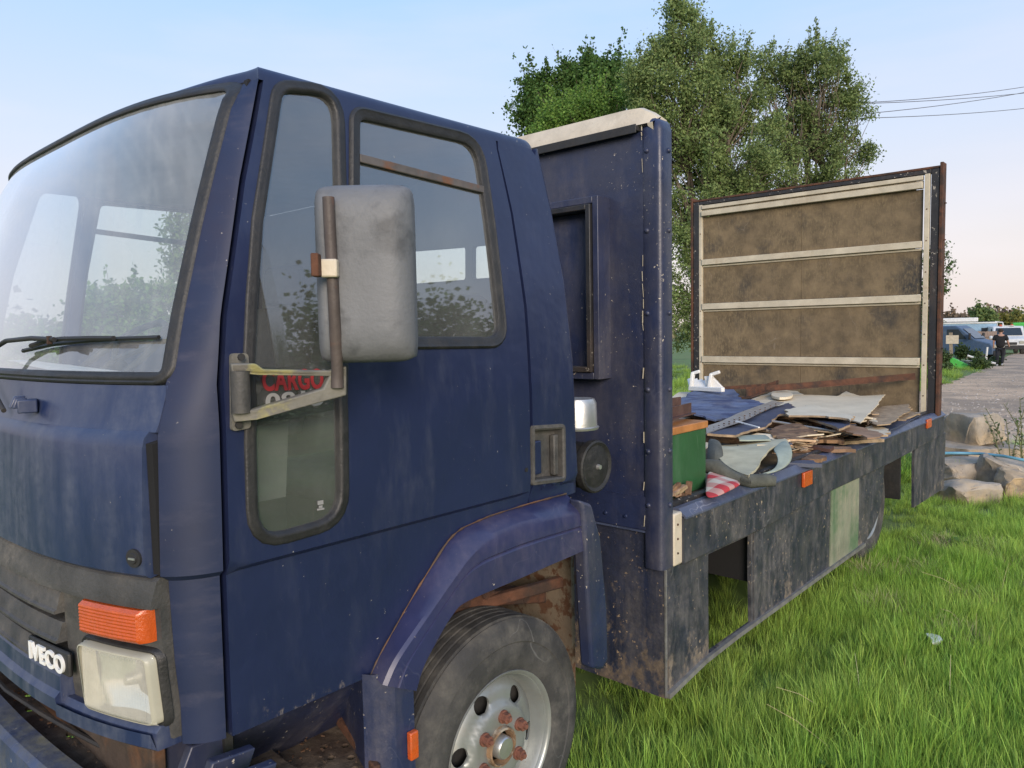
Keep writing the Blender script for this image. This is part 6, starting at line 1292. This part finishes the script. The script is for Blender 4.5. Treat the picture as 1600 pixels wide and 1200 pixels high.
# pale blue lorry body behind
c, r, d = frame_at(1502, 60); t = empty('blue_lorry', tuple(c), 'pale blue lorry with a white roof, standing behind the wooden fence', 'lorry'); U = np.array((0, 0, 1.))
G().obox(c+U*1.55, r*2.3, d*1.1, U*.75).out('body', M['paleblue'], t, bevel=.03); G().obox(c+U*2.36, r*2.35, d*1.15, U*.06).out('roof', M['vanwhite'], t, bevel=.02); G().obox(c+U*2.62-r*.3, r*1.4, d*.6, U*.16).out('roof_load', M['vanwhite'], t, bevel=.05)
G().obox(c+U*1.75-d*1.11+r*1.6, r*.28, d*.01, U*.22).out('window', M['darkglass'], t); G().obox(c+U*1.2-d*1.11, r*2.25, d*.01, U*.05).out('stripe', M['vanwhite'], t)
for k in (-1.4, 1.4): q = c+r*k-d*.9+U*.42; G().tube([q-d*.12, q+d*.12], .42, 16).out('wheel', M['tyre'], t)
for k in range(2): G().tube([c+r*(2.3+.35*k)+U*1.2-d*1.0, c+r*(2.35+.35*k)+U*2.3-d*1.0], .03, 6).out('rail', M['vanwhite'], t)
G().tube([c+r*2.2+U*2.42-d, c+r*2.7+U*2.36-d, c+r*2.75+U*2.1-d], .05, 6).out('rail', M['vanwhite'], t)
# wooden fence
c0, r0_, d0 = frame_at(1508, 46); c1, r1_, d1 = frame_at(1557, 52); t = empty('wooden_fence', tuple(c0), 'brown board fence between the blue van and the walking person', 'fence'); dv = c1-c0; L_ = np.linalg.norm(dv); dv /= L_; nb_ = 17
for k in range(nb_):
    q = c0+dv*L_*(k+.5)/nb_; G().obox(q+U*(.85+random.uniform(-.02, .02)), dv*L_/nb_*.46, np.array((dv[1], -dv[0], 0))*.012, U*.82).out('board', M['fence'], t)
for z in (.35, 1.35): G().obox(c0+dv*L_/2+U*z+np.array((dv[1], -dv[0], 0))*.05, dv*L_/2, np.array((dv[1], -dv[0], 0))*.03, U*.05).out('fence_rail', M['fence'], t)
# post with a cream board
c, r, d = frame_at(1487, 37); t = empty('post', tuple(c), 'grey wooden post with a cream board nailed to it, in front of the blue van', 'post')
G().bar(c, c+U*1.62-r*.05, .13, .13, (1, 0, 0)).out('pole', M['post'], t); G().obox(c+U*1.28+r*.02-d*.09, r*.27, d*.015, U*.21).out('board', M['cream'], t)
for px_, dp_, h_, nm, lb in ((1594, 66, 1.2, 'pallet', 'stack of pale pallets right of the white van'), ):
    c, r, d = frame_at(px_, dp_); t = empty('pallet_stack', tuple(c), lb, 'pallets')
    for k in range(5): G().obox(c+U*(.12+k*.22), r*.8, d*.5, U*.05).out('pallet', M['post'], t); 
c, r, d = frame_at(1592, 72); t = empty('green_cab_vehicle', tuple(c), 'dark vehicle with a bright green top at the right edge, behind the pallets', 'vehicle')
G().obox(c+U*1.0, r*.9, d*.8, U*.55).out('body', M['dark'], t, bevel=.1); G().obox(c+U*2.0, r*.55, d*.5, U*.5).out('cab', M['brightgreen'], t, bevel=.1); G().obox(c+U*1.9-d*.52, r*.35, d*.01, U*.25).out('window', M['darkglass'], t)
for k in (-.6, .6): q = c+r*k-d*.6+U*.4; G().tube([q-d*.12, q+d*.12], .4, 14).out('wheel', M['tyre'], t)
# green crate and grey tub in the weeds
c, r, d = frame_at(1501, 33.5); t = G().prism([c-r*.42+U*.42, c-r*.30+U*.50, c+r*.42+U*.12, c+r*.42+U*.0, c-r*.38+U*.0], d*.3).out('green_crate', M['brightgreen'], bevel=.02); tag(t, 'bright green plastic crate tipped over in the weeds', 'crate')
c, r, d = frame_at(1516, 34); t = G().lathe(c, [(.0, .18), (.32, .24), (.34, .25), (.30, .22), (.02, .16)], 2, 16).out('grey_tub', M['greytub'], smooth=40); tag(t, 'grey tub standing right of the bright green crate', 'tub')
q = G().tube([c-r*.1+U*.55+d*.5, c+r*.3+U*.40+d*.5, c+r*.8+U*.25+d*.3, c+r*1.0+U*.2+d*.3], .05, 6).out('white_pipe', M['white'], smooth=50); tag(q, 'curved white pipe lying on the weeds behind the grey tub', 'pipe')
q = G().tube([c+r*.35+U*.05, c+r*.62+U*.35, c+r*.66+U*.95], .045, 6).out('white_pipe', M['white'], smooth=50); tag(q, 'upright white pipe bent at the foot, left of the walking person', 'pipe')
# weeds
M['weed'] = leafmat('weed_leaves', (.085, .125, .045))
def weeds(px_, py_, rx_, ry_, dp_, n, size=.09):
    c = W(px_, py_, dp_); k = dp_/F; cents = c+rng.normal(size=(26, 3))*np.array((rx_*k, rx_*k, ry_*k))*.45; cents[:, 2] = np.maximum(cents[:, 2], gz(c[0], c[1])+.1)
    V, Fc = leaves(cents, np.full((26, 3), .22), n, size, .3, 1.8); o = fastmesh('weeds', V, Fc, M['weed'], None); o['kind'] = 'stuff'
weeds(1474, 560, 8, 6, 34, 1300, .08); weeds(1503, 551, 7, 8, 37.5, 1200, .08); weeds(1532, 569, 10, 2, 33, 1100, .08); weeds(1522, 556, 6, 4, 38, 600, .08); weeds(1476, 577, 8, 2, 31, 700, .08); weeds(1552, 570, 8, 6, 36, 900)
# person walking away
def person(px, depth):
    c, r, d = frame_at(px, depth); t = empty('person', tuple(c), 'person in a black t-shirt and dark trousers walking away down the track', 'person')
    def P_(a, b, z): return c+r*a+d*b+U*z
    def skin(nm, verts, edges, rad, m, par):
        me = bpy.data.meshes.new(nm); o0 = np.array(t.location); me.from_pydata([tuple(v-o0) for v in verts], edges, []); me.materials.append(m); o = bpy.data.objects.new(nm, me); COL.objects.link(o); o.parent = par
        s = o.modifiers.new('skin', 'SKIN'); s.use_smooth_shade = True
        for i, q in enumerate(me.skin_vertices[0].data): q.radius = (rad[i] if isinstance(rad[i], tuple) else (rad[i], rad[i])); q.use_root = (i == 0)
        b = o.modifiers.new('sub', 'SUBSURF'); b.levels = 2; b.render_levels = 2; return o
    sk = mat('skin', (.42, .24, .17), .6, var=.1); bl = mat('black_cotton', (.012, .012, .014), .9); tr_ = mat('dark_trousers', (.016, .018, .025), .9); hr = mat('short_dark_hair', (.03, .02, .015), .9)
    body = skin('body', [P_(0, 0, .95), P_(0, 0, 1.15), P_(0, .0, 1.42), P_(0, .02, 1.52), P_(0, .03, 1.60), P_(0, .03, 1.70), P_(-.20, 0, 1.42), P_(-.27, -.02, 1.16), P_(-.27, .04, .93), P_(-.26, .07, .83), P_(.20, 0, 1.42), P_(.29, .02, 1.17), P_(.34, .12, .98), P_(.36, .18, .92)],
                [(0, 1), (1, 2), (2, 3), (3, 4), (4, 5), (2, 6), (6, 7), (7, 8), (8, 9), (2, 10), (10, 11), (11, 12), (12, 13)], [.15, .14, .13, .06, .085, .09, .06, .045, .035, .04, .06, .045, .035, .04], sk, t)
    skin('t_shirt', [P_(0, 0, .84), P_(0, 0, 1.12), P_(0, 0, 1.34), P_(0, .01, 1.47), P_(-.21, 0, 1.41), P_(-.27, -.01, 1.20), P_(.21, 0, 1.41), P_(.28, .01, 1.20)], [(0, 1), (1, 2), (2, 3), (2, 4), (4, 5), (2, 6), (6, 7)], [(.21, .16), (.20, .155), (.20, .15), .09, .095, .085, .095, .085], bl, body)
    skin('trousers', [P_(0, 0, .97), P_(-.09, 0, .84), P_(-.11, -.04, .48), P_(-.11, .02, .12), P_(.09, 0, .84), P_(.11, .10, .50), P_(.09, -.06, .14)], [(0, 1), (1, 2), (2, 3), (0, 4), (4, 5), (5, 6)], [(.18, .15), .12, .085, .07, .12, .085, .07], tr_, body)
    for a, b, z in ((-.11, .05, .05), (.09, -.06, .08)): G().obox(P_(a, b, z), r*.045, d*.13, U*.05).out('shoe', M['greytub'], body, bevel=.03, seg=3)
    g = G().lathe(P_(0, .02, 1.62), [(.0, .095), (.05, .108), (.11, .098), (.15, .06), (.165, .001)], 2, 14); g.out('hair', hr, body, smooth=60)
    for sx in (-1, 1): G().obox(P_(sx*.098, .03, 1.63), r*.012, d*.02, U*.03).out('ear', sk, body, bevel=.008)
    q = G().tube([P_(-.36, .1, 1.28), P_(-.35, .1, 1.36), P_(-.32, .1, 1.42)], [.09, .12, .07], 10).out('white_bag', M['white'], smooth=60); tag(q, 'round white thing carried at the left shoulder of the walking person', 'bag')
person(1563, 35.5)
# more torn pieces heaped on the load
for k, (pts, z0, y0, m, ed, lb) in enumerate([
    ([(1225, 640), (1262, 634), (1300, 640), (1338, 650), (1330, 658), (1290, 652), (1255, 650), (1232, 650)], 1.12, 5.0, 'cream_sheet', 'torn_edge', 'narrow cream sheet overlapping the far side of the navy sheet'),
    ([(1245, 652), (1290, 660), (1318, 668), (1300, 676), (1262, 670), (1238, 664)], 1.02, 4.7, 'hardboard', 'torn_edge', 'brown hardboard flake inside the dark hollow'),
    ([(1330, 668), (1362, 660), (1392, 664), (1384, 674), (1350, 680), (1336, 678)], 1.0, 5.0, 'cream_sheet', 'torn_edge', 'small cream torn flake beside the grey board'),
    ([(1398, 640), (1424, 636), (1436, 646), (1410, 656), (1392, 652)], .985, 6.2, 'plywood_offcut', 'torn_edge', 'last splintered scrap before the rear corner of the rail'),
    ([(1206, 668), (1240, 664), (1276, 672), (1268, 684), (1230, 684), (1204, 678)], 1.045, 4.2, 'rotten', 'splinter', 'layered rotten board just right of the trim strip end')]):
    sheet('torn_board', lb, 'board', pts, z0, y0, .02, M.get(m, M['torn_edge']), rag=.022, edge=M[ed], sag=.05, th=.012, seed=k*3+1)
# broad leaved weeds and dead stalks in the grass
Vw = []; Fw = []; rs = np.random.default_rng(11)
while len(Fw) < 520:
    x, y = rs.uniform(-1.2, 3.0), rs.uniform(1.8, 9.5)
    if inpoly(x, y, TRK2) or near_stone(x, y) or mnoise.noise(Vector((x*.9, y*.9, 3))) < .05: continue
    z = gz(x, y); b_ = np.array((x, y, z+.03))
    for k in range(8):
        a = rs.uniform(0, 6.28); d = np.array((math.cos(a), math.sin(a), rs.uniform(.5, 1.6))); d /= np.linalg.norm(d); s_ = np.array((-math.sin(a), math.cos(a), 0)); l_ = rs.uniform(.08, .16); wv = l_*rs.uniform(.14, .24); dn = np.array((0, 0, -l_*.25)); n0 = len(Vw)
        Vw += [b_, b_+d*l_*.4+s_*wv, b_+d*l_*.75+s_*wv*.7+dn*.3, b_+d*l_+dn, b_+d*l_*.75-s_*wv*.7+dn*.3, b_+d*l_*.4-s_*wv, b_+d*l_*.45-(0, 0, .006)]; Fw += [(n0, n0+1, n0+2, n0+3), (n0, n0+3, n0+4, n0+5)]
o = fastmesh('broad_weeds', np.array(Vw), np.array(Fw), leafmat('dock_leaves', (.11, .20, .045), .3), None); o['kind'] = 'stuff'
g = G()
for _ in range(150):
    x, y = rs.uniform(-1.2, 3.0), rs.uniform(1.9, 9); z = gz(x, y); a = rs.uniform(0, 6.28); l_ = rs.uniform(.12, .35); ln = rs.uniform(.3, 1.6); p = np.array((x, y, z+.06)); q = p+np.array((math.cos(a)*l_*ln*.6, math.sin(a)*l_*ln*.6, l_/(1+ln))); g.tube([p, (p+q)/2+(0, 0, .015), q], [.0017, .0013, .0008], 3, False)
g.out('dead_stalks', M['straw2'] if 'straw2' in M else mat('dead_stalk', (.42, .36, .22), .8, island=.3), kind='stuff')
# grit, bark and leaf litter on the bumper deck and step
g = G()
for _ in range(110):
    if rs.random() < .6: x, y, z = rs.uniform(-2.7, -1.75), rs.uniform(.60, .70), .628
    else: x, y, z = rs.uniform(-1.78, -1.52), rs.uniform(.9, 1.14), .588
    a = rs.uniform(0, 6.28); l_ = rs.uniform(.003, .012); g.bar((x, y, z), (x+l_*math.cos(a), y+l_*math.sin(a), z+rs.uniform(0, .004)), rs.uniform(.002, .007), .003)
o = g.out('deck_litter', M['chassis'], T, kind='stuff')
# small shards of board scattered between the sheets
for nm, m_, lo in (('board_shards', M['torn_edge'], 0), ('painted_shards', M['cream_sheet'], 1), ('navy_shards', M['navy_sheet'], 2)):
    g = G(); n_ = 0; rr2 = random.Random(lo+5)
    while n_ < 34:
        p = onp((rr2.choice([1200, 1250, 1300, 1345, 1385])+rr2.gauss(0, 26), rr2.choice([690, 680, 672, 662])+rr2.gauss(0, 7)), .985+rr2.random()*.05, 4.6, .01)
        if p[0] > -1.63 or p[0] < -3.4 or p[1] > 6.8 or p[1] < 3.3: continue
        k = rr2.randint(4, 6); r = rr2.uniform(.03, .13); a0 = rr2.random()*6.3; el = rr2.uniform(.25, .8); th = rr2.random()*3.1; tx, ty = rr2.uniform(-.25, .25), rr2.uniform(-.25, .25)
        P_ = []
        for i in range(k):
            a = a0+i*6.283/k+rr2.uniform(-.3, .3); u, v = r*math.cos(a)*rr2.uniform(.6, 1.2), r*el*math.sin(a)*rr2.uniform(.6, 1.2); x_, y_ = u*math.cos(th)-v*math.sin(th), u*math.sin(th)+v*math.cos(th); P_.append((p[0]+x_, p[1]+y_, p[2]+x_*tx+y_*ty))
        g.prism(P_, (0, 0, .008)); n_ += 1
    g.out(nm, m_, kind='stuff')
